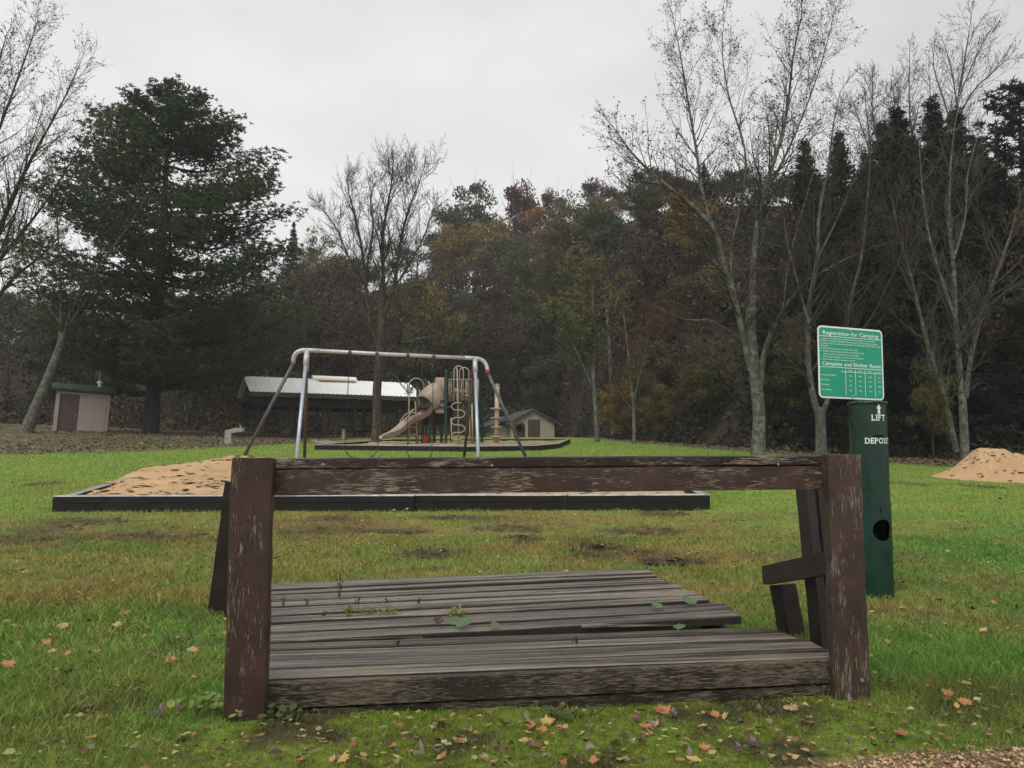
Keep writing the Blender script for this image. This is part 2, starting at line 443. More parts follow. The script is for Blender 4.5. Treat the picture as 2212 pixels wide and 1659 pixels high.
g_ob = raw_mesh('ground', V, q, np.arange(0, len(q), 4), None, m_ground, cols=cG.reshape(-1, 3), smooth=True)
struct(g_ob, 'sloping lawn rising to the wooded hillside')
def gz(x, y): return tz(x, y)

rng = np.random.default_rng(7)
# ------------------------------------------------------------------ grass blades
def make_blades(n, ylo, yhi, seed, segs):
    r = np.random.default_rng(seed)
    y = ylo * (yhi / ylo) ** r.random(n); x = (r.random(n) * 2 - 1) * (.76 * y + .35)
    c, mk, lm, g = ground_col(x, y)
    u, v = plat_uv(x, y)
    worn = sst(.14, .19, c[:, 0])
    keep = ~((u > -.02 - .15 * v) & (u < 2.12) & (v > .10) & (v < 2.34)) & ~((u > -.05) & (u < 2.22) & (v > .03) & (v < .7)) & ~inpoly(x, y, SB) & ~inpoly(x, y, PGP)
    keep &= r.random(n) > np.maximum.reduce([mk * .96, lm * .75, g * .97])
    for (ox, oy, rr) in ((2.175, 5.0, .11), (-.889, 2.83, .045), (1.262, 3.16, .045)): keep &= (x - ox) ** 2 + (y - oy) ** 2 > rr * rr
    keep &= y < edge_y(x) + 1
    x, y, c = x[keep], y[keep], c[keep]; n = len(x); z = terr(x, y)
    u, v = plat_uv(x, y)
    patch = fnoise(x, y, 1.6, 60); patch2 = fnoise(x, y, 6, 61)
    h = (.020 + .030 * patch) * (.6 + .8 * r.random(n))
    lg = sst(-1.0, -1.35, x - (y - 2.8) * -.30) * sst(5.6, 4.6, y) * sst(2.2, 2.9, y); h = h * .85 * (1 + .95 * lg * patch2 * 1.3)
    lr = sst(1.35, 1.6, x) * sst(4.5, 3.5, y) * sst(2.8, 3.2, y); h = h * (1 + .7 * lr)
    ms = sst(3.2, 3.0, y - x * .12) * sst(-1.1, -.8, x) * sst(1.7, 1.3, x); h = h * (1 - .50 * ms)
    h = h * (1 + .012 * np.maximum(y - 4, 0))
    wd = .0013 * (y / 2.5) ** .95 * (.7 + .7 * r.random(n)) * (1 + .3 * lg)
    th = r.random(n) * 2 * np.pi; ph = r.random(n) * 2 * np.pi
    side = np.stack([np.cos(th), np.sin(th), np.zeros(n)], -1) * wd[:, None]
    ln = h * (.35 + .9 * r.random(n)); lean = np.stack([np.cos(ph) * ln, np.sin(ph) * ln, np.zeros(n)], -1)
    b = np.stack([x, y, z - .004], -1); up = np.zeros((n, 3)); up[:, 2] = h
    vary = (.55 + .85 * r.random(n))[:, None]
    c = c * vary * 1.36
    dry = r.random(n) < .06; c[dry] = np.array((.27, .21, .10)) * (.6 + .6 * r.random((dry.sum(), 1)))
    c = np.clip(c, 0, .6)
    if segs == 2:
        m = b + lean * .35 + up * .62
        V = np.stack([b - side, b + side, m + side * .8, m - side * .8, b + lean * 1.15 + up], 1)
        base = np.arange(n)[:, None] * 5
        fl = (base + np.array([0, 1, 2, 3, 3, 2, 4])).ravel(); ls = (np.arange(n)[:, None] * 7 + np.array([0, 4])).ravel()
        return V.reshape(-1, 3), fl, ls, np.repeat(c, 5, 0)
    V = np.stack([b - side, b + side, b + lean + up], 1)
    return V.reshape(-1, 3), np.arange(n * 3), np.arange(n) * 3, np.repeat(c, 3, 0)
PGP = [PG[0], PG[1], PG[2], PG[3], Vector((PG[3].x + 1.0, PG[3].y + 8)), Vector((PG[0].x + 1.5, PG[0].y + 9))]
m_grass = vcolmat('grass_blade', trans=.35, rough=.6, spec=.25)
V, fl, ls, cc = make_blades(190000, 2.0, 7.5, 11, 2)
tag(raw_mesh('grass', V, fl, ls, None, m_grass, cols=cc), 'damp green lawn grass around the wooden platform', 'grass', kind='stuff')
V, fl, ls, cc = make_blades(80000, 2.0, 3.7, 13, 1)
tag(raw_mesh('moss', V, fl, ls, None, m_grass, cols=cc), 'short moss and fine grass in front of the platform', 'moss', kind='stuff')
V, fl, ls, cc = make_blades(210000, 7.2, 42, 12, 1)
tag(raw_mesh('grass', V, fl, ls, None, m_grass, cols=cc), 'lawn grass stretching back to the playground', 'grass', kind='stuff')

# gravel patch
def pebbles():
    r = np.random.default_rng(5); n = 26000
    x = r.uniform(.5, 3.2, n); y = r.uniform(1.7, 3.1, n); g = gravel_mask(x, y)
    keep = (r.random(n) < g * .95) | ((r.random(n) < .012) & (y < 2.75)); keep &= np.abs(x) < .72 * y + .3
    x, y = x[keep], y[keep]; n = len(x); z = terr(x, y)
    s = .0035 + .0065 * r.random(n) ** 2.2
    oct_ = np.array([(1, 0, 0), (0, 1, 0), (-1, 0, 0), (0, -1, 0), (0, 0, 1), (0, 0, -1), ])
    fs = np.array([(0, 1, 4), (1, 2, 4), (2, 3, 4), (3, 0, 4), (1, 0, 5), (2, 1, 5), (3, 2, 5), (0, 3, 5)])
    V = oct_[None] * s[:, None, None] * np.array([1.2, .95, .62]) * (.75 + .5 * r.random((n, 6, 3)))
    a = r.random(n) * 6.28; ca, sa = np.cos(a)[:, None], np.sin(a)[:, None]
    V = np.stack([V[..., 0] * ca - V[..., 1] * sa, V[..., 0] * sa + V[..., 1] * ca, V[..., 2]], -1) + np.stack([x, y, z - .004], -1)[:, None]
    base = np.array([(.54, .35, .18), (.62, .43, .25), (.42, .26, .13), (.46, .34, .21), (.24, .16, .09)])
    c = base[r.integers(0, 5, n)] * (.7 + .5 * r.random((n, 1)))
    f = (fs[None] + (np.arange(n) * 6)[:, None, None]).ravel()
    tag(raw_mesh('gravel', V.reshape(-1, 3), f, np.arange(0, len(f), 3), None, vcolmat('pebble', rough=.75), cols=np.repeat(c, 6, 0)),
        'loose tan gravel at the edge of the grass', 'gravel', kind='stuff')
pebbles()

# ================================================================== THE WOODEN PLATFORM
m_post = painted_wood('post_paint', 'z', wear=.33, moss=.0)
m_post2 = painted_wood('post_paint_worn', 'z', paint=(.054, .032, .025), wear=.46, moss=.25)
m_rail = painted_wood('rail_paint', 'x', wear=.52)
m_rail2 = painted_wood('cap_paint', 'x', paint=(.022, .014, .012), wear=.48)
m_front = painted_wood('front_board_wood', 'x', paint=(.022, .015, .011), wood=(.15, .12, .085), wear=.60, moss=.15)
m_deck = deck_wood('deck_wood'); m_edge = plain('wet_shaded_edge', (.020, .016, .012), rough=.8, scale=20)  # edges: dark wet wood, with the shade of the gaps painted in
m_dark = painted_wood('dark_wood_z', 'z', rough=.7, paint=(.018, .011, .009), wood=(.07, .055, .045), wear=.25)
m_dark_y = painted_wood('dark_wood_y', 'y', rough=.7, paint=(.024, .015, .012), wood=(.08, .062, .05), wear=.25)
m_bolt = plain('bolt_steel', (.34, .33, .31), rough=.4, metal=.7, scale=60)
m_rust = plain('rusty_iron', (.05, .03, .022), rough=.8, scale=60)
plat = thing('wooden_platform', 'weathered brown wooden platform with two posts and a double top rail across its front', 'platform', PO, PA)
rr = random.Random(3)
def rough_board(u0, u1, v0, v1, z0, z1, seg=14, jz=.003, jv=.002, tilt=0, slope=0, seed=1, warp=0, edge4=0):
    """board running along u; slightly bowed and chipped at the edges"""
    r = random.Random(seed); m = MB(); vs = []
    A = [r.uniform(-1, 1) for _ in range(6)]
    for k in range(seg + 1):
        t = k / seg; u = u0 + (u1 - u0) * t
        w_ = (math.sin(t * 5 + A[0] * 3) * A[1] + math.sin(t * 13 + A[2] * 3) * .4 * A[3]) * jz + warp * math.sin(math.pi * t)
        e1 = r.uniform(0, 1) * jv; e2 = r.uniform(0, 1) * jv; zz = slope * (u - 0)
        b = .004 if jv < .004 else .0055
        sec = [(v0 + e1, z0), (v1 - e2, z0 + tilt), (v1 - e2, z1 - b + tilt), (v1 - e2 - b, z1 + tilt), (v0 + e1 + b, z1 - r.random() * jv * .5), (v0 + e1, z1 - b)]
        for (v, z) in sec: vs.append((u, v, z + w_ + zz))
    n = 6; fs = [tuple(range(n))[::-1], tuple(seg * n + k for k in range(n))]; ms = [0, 0]
    for k in range(seg):
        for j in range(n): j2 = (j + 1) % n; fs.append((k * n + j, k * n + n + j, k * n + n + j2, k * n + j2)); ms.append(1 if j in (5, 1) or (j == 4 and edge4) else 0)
    fs = [f[::-1] for f in fs]
    m.add(vs, fs); m.m = ms; return m
def post_mesh(hw, z0, z1, d0, d1, seed, uc=0, shear=0):
    r = random.Random(seed); m = MB(); seg = 16; vs = []
    for k in range(seg + 1):
        t = k / seg; z = z0 + (z1 - z0) * t; j = lambda s=.0022: r.uniform(-s, s)
        uu = uc + shear * t; b = .007
        for (u, v) in ((-hw + b, d0), (hw - b, d0), (hw, d0 + b), (hw, d1), (-hw, d1), (-hw, d0 + b)): vs.append((uu + u + j(), v + j(.001), z + (j(.003) if k == seg else 0)))
    n = 6; fs = [tuple(range(n))[::-1], tuple(seg * n + k for k in range(n))]
    for k in range(seg):
        for jn in range(n): j2 = (jn + 1) % n; fs.append((k * n + jn, k * n + j2, k * n + n + j2, k * n + n + jn))
    m.add(vs, fs); return m
UL, UR = 0.0, 2.176
pl = post_mesh(.069, -.10, .893, -.030, .022, 1, UL, .004).build('post', m_post, plat)
pr = post_mesh(.0685, -.12, .905, -.030, .022, 2, UR, -.002).build('post', m_post2, plat)
def bolt(u, v, z, r, parent):
    m = MB(); rot = Matrix.Rotation(R(90), 3, 'X')
    m.lathe([(r * 1.9, 0), (r * 1.9, .0015)], (u, v, z), 16, rot); m.mi = 1
    m.lathe([(r * .85, .0015), (r * .85, .008), (r * .7, .009)], (u, v, z), 6, rot)
    return m.build('bolt', [m_rust, m_bolt], parent, bevel=0)
bolt(UL - .012, -.030, .052, .0095, pl); bolt(UL + .012, -.030, -.024, .0095, pl)
bolt(UR + .030, -.030, .072, .009, pr)
# rail behind the posts: flat cap and board under it
capm = rough_board(-.055, 2.235, .024, .150, .857, .893, 18, .0015, .006, seed=21, slope=.0050)
capm.build('rail_cap', m_rail2, plat)
rlm = rough_board(.03, 2.15, .028, .066, .7625, .8545, 18, .0008, .002, seed=22, slope=.0050)
rough_board(.02, 2.19, .068, .100, .80, .8625, 18, .0002, .001, seed=25, slope=.0050).build('gap_shade_strip', m_dark_y, plat)  # dark strip added behind the rail so its gap reads as shade
rail = rlm.build('rail_board', m_rail, plat)
# front rim boards
rough_board(-.05, 2.20, .026, .064, .0475, .131, 18, .0008, .003, seed=23, slope=.001).build('rim_board', m_front, plat)
fb = rough_board(-.05, 2.20, .035, .070, -.075, .0400, 18, .0008, .003, seed=24, slope=.001).build('rim_board', m_front, plat)
bolt(1.086, .029, .018, .010, fb); bolt(1.095, .029, -.031, .009, fb)
for u_, z_ in ((.068, .872), (.235, .870), (.83, .866), (1.93, .868)):
    m = MB(); m.lathe([(.006, 0), (.004, .003)], (u_, .026, z_), 8, Matrix.Rotation(R(90), 3, 'X')); m.build('nail_head', m_bolt, plat)
# deck boards: front section, then the raised and twisted rear section
v = .068; zt = .139
for k in range(4):
    wd = (.130, .168, .158, .170)[k]
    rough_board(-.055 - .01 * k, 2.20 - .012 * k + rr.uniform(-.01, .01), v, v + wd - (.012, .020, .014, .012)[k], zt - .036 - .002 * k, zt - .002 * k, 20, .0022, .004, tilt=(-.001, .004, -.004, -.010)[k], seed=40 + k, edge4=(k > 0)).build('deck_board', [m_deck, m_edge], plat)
    v += wd
v = .716
for k in range(12):
    wd = .1375; lift = .126 + .006 * math.sin(k * 2.1); u_l = -.02 - .145 * (v - .0)
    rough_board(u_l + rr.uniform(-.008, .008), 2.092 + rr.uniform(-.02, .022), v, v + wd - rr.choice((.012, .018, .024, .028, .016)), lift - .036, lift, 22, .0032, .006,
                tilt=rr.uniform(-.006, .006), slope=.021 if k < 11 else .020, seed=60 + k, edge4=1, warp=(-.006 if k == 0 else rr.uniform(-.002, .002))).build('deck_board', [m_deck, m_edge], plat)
    v += wd
# a split sliver in the open gap
m = MB(); m.beam((-.12, .700, .128), (.62, .710, .118), .014, .010, seg=6, jit=.002, rng=rr); m.build('splinter', m_deck, plat); m = MB(); m.beam((1.32, .695, .150), (1.75, .712, .140), .016, .010, seg=5, jit=.002, rng=rr)
m.build('splinter', m_deck, plat)
# joists under the deck
for u_ in (-.02, 1.04, 2.06):
    m = MB(); m.box((u_, 1.2, .02), (.038, 2.25, .13)); m.build('joist', m_front, plat)

# bench end frame standing beside the platform at the right
bf = thing('broken_bench', 'dark brown broken bench end with a leaning upright, sloping arm board and short leg', 'bench frame', (1.27, 3.75, gz(1.27, 3.75)))
def loc(ob_empty, p): return Vector(p) - ob_empty.location
def bar_px(p0, Y0, p1, Y1, wd, ht, mat_, name, parent, up=Vector((1, 0, 0))):
    m = MB(); a = at(p0[0], p0[1], Y0); b = at(p1[0], p1[1], Y1)
    m.beam(loc(parent, a), loc(parent, b), wd, ht, up, seg=8, jit=.0015, rng=rr); return m.build(name, mat_, parent)
a = at(1735, 1018, 3.92); b = at(1775, 1409, 3.66)
m = MB(); m.beam(loc(bf, a), loc(bf, b), .088, .042, Vector((1, .25, 0)), seg=8, jit=.0015, rng=rr); m.build('upright', m_dark, bf)
a = at(1758, 1018, 3.98); b = at(1796, 1409, 3.70)
m = MB(); m.beam(loc(bf, a), loc(bf, b), .088, .034, Vector((1, .25, 0)), seg=8, jit=.0015, rng=rr); m.build('upright', m_dark, bf)
a = at(1655, 1243, 4.20); b = at(1795, 1216, 3.22)
m = MB(); m.beam(loc(bf, a), loc(bf, b), .040, .088, Vector((0, 0, 1)), seg=8, jit=.0015, rng=rr); m.build('arm_board', m_dark_y, bf)
a = at(1690, 1262, 4.10); b = Vector((a.x + .035, 4.06, gz(a.x, 4.06) - .05))
m = MB(); m.beam(loc(bf, a), loc(bf, b), .090, .088, Vector((1, .35, 0)), seg=6, jit=.002, rng=rr); m.build('short_leg', m_dark, bf)
lb = at(504, 1043, 4.5)
bb = thing('bench_upright', 'charred dark upright board leaning in the long grass behind the left post', 'upright board', (lb.x - .07, 4.5, gz(lb.x - .07, 4.5)))
a = at(506, 1042, 4.5); b = Vector((a.x - .085, 4.52, gz(a.x, 4.5) - .05))
m = MB(); m.beam(loc(bb, a), loc(bb, b), .05, .085, Vector((1, 0, 0)), seg=8, jit=.002, rng=rr); m.build('board', m_dark, bb)
a = at(515, 1034, 4.36); b = Vector((a.x - .03, 4.38, gz(a.x, 4.4) - .05))
m = MB(); m.beam(loc(bb, a), loc(bb, b), .04, .05, Vector((1, 0, 0)), seg=8, jit=.002, rng=rr); m.build('brace', m_dark, bb)

# ================================================================== REGISTRATION SIGN AND DEPOSIT TUBE
def text_geo(body, size, align='LEFT', ext=0, off=0, res=3, space=1.0):
    cu = bpy.data.curves.new('tmp', 'FONT'); cu.body = body; cu.size = size; cu.align_x = align; cu.resolution_u = res
    cu.offset = off; cu.space_character = space; cu.fill_mode = 'FRONT' if ext == 0 else 'BOTH'; cu.extrude = ext
    o = bpy.data.objects.new('tmp', cu); COL.objects.link(o); bpy.context.view_layer.update()
    me = o.evaluated_get(bpy.context.evaluated_depsgraph_get()).to_mesh()
    vs = [v.co.copy() for v in me.vertices]; fs = [tuple(p.vertices) for p in me.polygons]
    o.evaluated_get(bpy.context.evaluated_depsgraph_get()).to_mesh_clear()
    bpy.data.objects.remove(o); bpy.data.curves.remove(cu); return vs, fs
def fit_text(body, width, height, **k):
    """text scaled to a width; height is the cap height"""
    vs, fs = text_geo(body, 1.0, **k)
    x0 = min(p.x for p in vs); x1 = max(p.x for p in vs)
    sy = height / .70; sx = width / (x1 - x0) if width else sy
    return [Vector(((p.x - x0) * sx, p.y * sy, 0)) for p in vs], fs, (x1 - x0) * sx
m_sgreen = plain('sign_green', (.0, .31, .18), rough=.35, var=.05, scale=3)
m_white = plain('sign_white', (.80, .82, .80), rough=.4, var=.04)
m_ink = plain('sign_lettering', (.80, .88, .84), rough=.4, var=.05)
m_tube = plain('tube_green', (.003, .034, .021), rough=.34, var=.25, scale=3, bmp=.05)
m_black = plain('dark_hollow', (.003, .003, .003), rough=1, spec=0)
m_cream = plain('decal_white', (.74, .80, .74), rough=.5, var=.06)
A = at(1769.5, 857, 4.88); B = at(1910, 862.5, 5.06)
sx = Vector((B.x - A.x, B.y - A.y, 0)); SW = sx.length; ang = math.atan2(sx.y, sx.x); SH = .438
PX, PY = at(1862, 862, 5.16).x, 5.16
sgn = thing('camping_sign', 'green registration for camping sign with white border and rates table on a post', 'sign', (PX, PY, gz(PX, PY)), ang)
inv = sgn.matrix_basis.inverted() if False else Matrix.Rotation(-ang, 4, 'Z') @ Matrix.Translation(-Vector(sgn.location))
o0 = inv @ Vector((A.x, A.y, (A.z + B.z) / 2 - .004))
def rrect(w, h, r, n=6, ins=0):
    P = []
    for cx_, cy_, a0 in ((w - r, r, -90), (w - r, h - r, 0), (r, h - r, 90), (r, r, 180)):
        for k in range(n + 1):
            th = R(a0 + 90 * k / n); P.append((cx_ + (r - ins) * math.cos(th), cy_ + (r - ins) * math.sin(th)))
    return P
TILT = R(0.6)
def sp(x, y, d):       # point of the panel: x to the right, y up, d towards the viewer
    return Vector((o0.x + x * math.cos(TILT) + y * math.sin(TILT), o0.y - d, o0.z - x * math.sin(TILT) + y * math.cos(TILT)))
m = MB(); m.prism([sp(x, y, 0) for x, y in rrect(SW, SH, .03)], (0, .003, 0)); panel = m.build('sign_panel', m_white, sgn)
m = MB(); m.prism([sp(x, y, .0012) for x, y in rrect(SW, SH, .03, ins=.010)], (0, .001, 0)); m.build('green_face', m_sgreen, panel)
txt = MB()
def put(body, x, vtop, capv, width=None, right=None, center=False):
    vs, fs, wd = fit_text(body, None if width is None else width * SW, capv * SH, off=(.007 if capv > .03 else .004))
    x0 = x * SW - (wd / 2 if center else 0)
    txt.add([sp(x0 + p.x, SH * (1 - vtop) + p.y, .0022) for p in vs], fs)
def rule(x0, v0, x1, v1, t=.0032):
    x0, x1 = x0 * SW, x1 * SW; y0, y1 = SH * (1 - v0), SH * (1 - v1)
    if abs(x1 - x0) > abs(y1 - y0): P = [(x0, y0 - t / 2), (x1, y1 - t / 2), (x1, y1 + t / 2), (x0, y0 + t / 2)]
    else: P = [(x0 - t / 2, y1), (x0 + t / 2, y1), (x0 + t / 2, y0), (x0 - t / 2, y0)]
    txt.add([sp(x, y, .0022) for x, y in P], [(0, 1, 2, 3)])
put('Registration for Camping', .075, .118, .052, .855); rule(.02, .143, .985, .143, .0034)
body = [(.040, .182, '1. Select a campsite (sites posted with yellow signs are reserved).', .84), (.040, .217, 'Walk-ins (Sunday-Thursday) can pay to stay through the upcoming', .87),
        (.040, .252, 'weekend need to make arrangements. Call 608-637-5480. Office hours', .925), (.040, .287, '8am-4pm.', .125), (.040, .322, '2. Fill in all information on registration ticket.', .57),
        (.040, .360, '3. Detach yellow copy and place in envelope along', .66), (.072, .398, 'with fee, and insert into slot on iron ranger.', .55), (.072, .435, '(make check payable to: Vernon County Parks).', .62), (.040, .472, '4. Place white copy on campsite marker.', .52)]
for x, v_, s_, wd in body: put(s_, x, v_, .0195, wd)
put('Campsite and Shelter Rates', .055, .545, .050, .90); rule(.02, .570, .985, .570, .0034)
rule(.335, .625, .985, .625, .003)
for x in (.405, .555, .705, .860): rule(x, .588, x, .955, .003)
for x, s_ in ((.475, 'Night'), (.63, 'Week'), (.782, 'Month'), (.925, 'Season')): put(s_, x, .612, .0165, None, center=True)
rows = [(.690, 'Primitive (No Utilities)', ('$18', '$108', '$250', 'N/A')), (.755, 'Electric Only', ('$25', '$150', '$350', 'N/A')),
        (.822, 'Full Hookup', ('$30', '$210', '$550', '$1300')), (.892, 'Shelter Building', ('$35', 'N/A', 'N/A', 'N/A'))]
for v_, n_, vals in rows:
    put(n_, .035, v_, .0195)
    for x, s_ in zip((.478, .63, .785, .93), vals): put(s_, x, v_, .019, None, center=True)
txt.build('lettering', m_ink, panel)
for (x, v_) in ((.497, .045), (.497, .965)):
    m = MB(); m.lathe([(.008, 0), (.008, .003), (.004, .006)], sp(x * SW, SH * (1 - v_), .0022), 8, Matrix.Rotation(R(90), 3, 'X')); m.build('bolt', m_bolt, panel)
px_ = sp(.5 * SW, 0, 0)
m = MB(); m.box((0, 0, (px_.z + SH - .02) / 2 - .05), (.045, .040, px_.z + SH + .06)); m.build('post', m_tube, sgn, bevel=.004)

# deposit tube
TX, TY = at(1888.5, 1270, 5.0).x, 5.0; TR = .1085; TH = 1.235 - gz(TX, TY)
tube = thing('deposit_tube', 'dark green steel fee deposit tube lettered LIFT and DEPOSIT beside the sign', 'deposit tube', (TX, TY, gz(TX, TY) - .012))
TA = R(-90 + 35 + 22)      # heading of the lettering on the tube (towards the right of the camera)
TA = math.atan2(-TY, -TX) + R(35)
hz = 1.0 - 0
hole_z = (at(1901, 1144.5, 4.93).z) - tube.location.z; HR = .063
def cyl_grid(z0, z1, r, nz, n=96, hole=None):
    m = MB(); vs = []; fs = []
    for k in range(nz + 1):
        z = z0 + (z1 - z0) * k / nz
        for j in range(n): th = 2 * math.pi * j / n; vs.append((r * math.cos(th), r * math.sin(th), z))
    for k in range(nz):
        for j in range(n):
            j2 = (j + 1) % n; f = (k * n + j, k * n + j2, k * n + n + j2, k * n + n + j)
            if hole:
                zc = z0 + (z1 - z0) * (k + .5) / nz; th = 2 * math.pi * (j + .5) / n; da = (th - hole[0] + math.pi) % (2 * math.pi) - math.pi
                if (da * r) ** 2 + (zc - hole[1]) ** 2 < hole[2] ** 2: continue
            fs.append(f)
    m.add(vs, fs); return m
seam = at(1885, 1088, 4.9).z - tube.location.z
# lower casing with round opening: fan of quads around a true circle
def lower_casing():
    m = MB(); n = 96; r = TR + .0015; half = .085
    az = half / r
    # ring grid outside the window
    angs = [TA + az + (2 * math.pi - 2 * az) * k / 60 for k in range(61)]
    zs = [0, hole_z - half, hole_z + half, seam]
    for k in range(3):
        vs = []; fs = []
        for a_ in angs: vs += [(r * math.cos(a_), r * math.sin(a_), zs[k]), (r * math.cos(a_), r * math.sin(a_), zs[k + 1])]
        for j in range(60): fs.append((2 * j, 2 * j + 2, 2 * j + 3, 2 * j + 1))
        m.add(vs, fs)
    for (za, zb) in ((zs[0], zs[1]), (zs[2], zs[3])):
        vs = []; fs = []
        for k in range(17):
            a_ = TA - az + 2 * az * k / 16; vs += [(r * math.cos(a_), r * math.sin(a_), za), (r * math.cos(a_), r * math.sin(a_), zb)]
        for j in range(16): fs.append((2 * j, 2 * j + 2, 2 * j + 3, 2 * j + 1))
        m.add(vs, fs)
    N = 64; vs = []; fs = []
    for k in range(N):
        t_ = 2 * math.pi * k / N; c_, s_ = math.cos(t_), math.sin(t_); sq = half / max(abs(c_), abs(s_))
        for rad in (HR, (HR + sq) / 2, sq):
            aa = TA + rad * c_ / r; vs.append((r * math.cos(aa), r * math.sin(aa), hole_z + rad * s_))
    for k in range(N):
        k2 = (k + 1) % N
        for q_ in range(2): fs.append((k * 3 + q_, k * 3 + q_ + 1, k2 * 3 + q_ + 1, k2 * 3 + q_))
    m.add(vs, fs)
    # rim turned inwards
    vs = []; fs = []
    for k in range(N):
        t_ = 2 * math.pi * k / N; aa = TA + HR * math.cos(t_) / r; z = hole_z + HR * math.sin(t_)
        vs += [(r * math.cos(aa), r * math.sin(aa), z), ((r - .008) * math.cos(aa), (r - .008) * math.sin(aa), z)]
    for k in range(N): k2 = (k + 1) % N; fs.append((2 * k, 2 * k2, 2 * k2 + 1, 2 * k + 1))
    m.add(vs, fs)
    return m
low = lower_casing().build('lower_casing', m_tube, tube, smooth=False)
m = MB(); m.lathe([(TR - .02, .0), (TR - .02, seam - .01)], n=32); m.build('inner_sleeve', m_black, low)
up_ = MB(); up_.lathe([(TR - .004, seam - .006), (TR - .001, seam), (TR - .001, TH - .004), (TR - .006, TH)], n=72); upc = up_.build('upper_casing', m_tube, tube)
m = MB(); m.lathe([(TR + .0035, seam - .018), (TR + .0035, seam), (TR + .0005, seam + .001)], n=72); m.build('seam_band', m_tube, tube)
m = MB(); m.lathe([(TR + .006, TH - .012), (TR + .008, TH - .004), (TR + .006, TH + .004), (TR - .03, TH + .012)], n=72); m.build('lid', m_tube, tube)
# keyway below the seam
m = MB()
def on_tube(x, z, d=.0): aa = TA + x / TR; return Vector(((TR + d) * math.cos(aa), (TR + d) * math.sin(aa), z))
def tube_rect(m, x0, x1, z0, z1, d, n=6):
    vs = []; fs = []
    for k in range(n + 1): x = x0 + (x1 - x0) * k / n; vs += [on_tube(x, z0, d), on_tube(x, z1, d)]
    for j in range(n): fs.append((2 * j, 2 * j + 2, 2 * j + 3, 2 * j + 1))
    m.add(vs, fs)
tube_rect(m, -.018, -.014, seam - .055, seam - .018, .003); m.build('keyway', m_black, low)
def zpx(py): return at(1890, py, 4.92).z - tube.location.z
m = MB(); tube_rect(m, -.036, .036, zpx(943), zpx(940), .0006); m.build('slot', m_black, upc)
dec = MB()
dec.add([on_tube(-.0085, zpx(894), .001), on_tube(.0085, zpx(894), .001), on_tube(.0065, zpx(881), .001), on_tube(-.0065, zpx(881), .001)], [(0, 1, 2, 3)])
dec.add([on_tube(-.015, zpx(883), .001), on_tube(.015, zpx(883), .001), on_tube(0, zpx(873), .001)], [(0, 1, 2)])
def decal(word, width, z0, z1):
    global dec
    """bold serif capitals wrapped round the tube"""
    H = z1 - z0; pens = []; x = 0; S = H * .13
    stems = {'L': [0], 'I': [0], 'F': [0], 'T': [.5], 'D': [0], 'E': [0], 'P': [0], 'O': [], 'S': []}
    glyphs = []
    for ch in word:
        vs, fs, wd = fit_text(ch, None, H, off=.022)
        glyphs.append((ch, vs, fs, wd, x)); x += wd + H * (.20 if ch in 'LIFT' else .17)
    tot = x - H * .17; k = width / tot
    for ch, vs, fs, wd, x0 in glyphs:
        y0 = min(p.y for p in vs); y1 = max(p.y for p in vs); hh = y1 - y0
        dec.add([on_tube(-width / 2 + (x0 + p.x) * k, z0 + (p.y - y0) / hh * H, .001) for p in vs], fs)
        bars = []
        if ch == 'I': bars = [(-.14, wd / H + .14, 0), (-.14, wd / H + .14, 1)]
        if ch in 'LFDEP': bars = [(-.12, .30, 0), (-.12, .30, 1)]
        if ch == 'T': bars = [(wd / H * .5 - .2, wd / H * .5 + .2, 0)]
        for a_, b_, top in bars:
            zb = z0 + (H - S * .6 if top else 0)
            tube_rect(dec, -width / 2 + (x0 + a_ * H) * k, -width / 2 + (x0 + b_ * H) * k, zb, zb + S * .6, .0012, 3)
        if ch in 'LET':   # upturned tips of the arms
            if ch != 'T': tube_rect(dec, -width / 2 + (x0 + wd - S * .6) * k, -width / 2 + (x0 + wd) * k, z0, z0 + H * .30, .0012, 1)
            if ch == 'T':
                for xx in (0, wd - S * .6): tube_rect(dec, -width / 2 + (x0 + xx) * k, -width / 2 + (x0 + xx + S * .6) * k, z0 + H * .74, z0 + H, .0012, 1)
            if ch == 'E': tube_rect(dec, -width / 2 + (x0 + wd - S * .6) * k, -width / 2 + (x0 + wd) * k, z0 + H * .72, z0 + H, .0012, 1)
decal('LIFT', .090, zpx(909), zpx(896)); dec.build('lettering', m_cream, upc); dec = MB(); decal('DEPOSIT', .172, zpx(958.5), zpx(946))
dec.build('lettering', m_cream, upc)

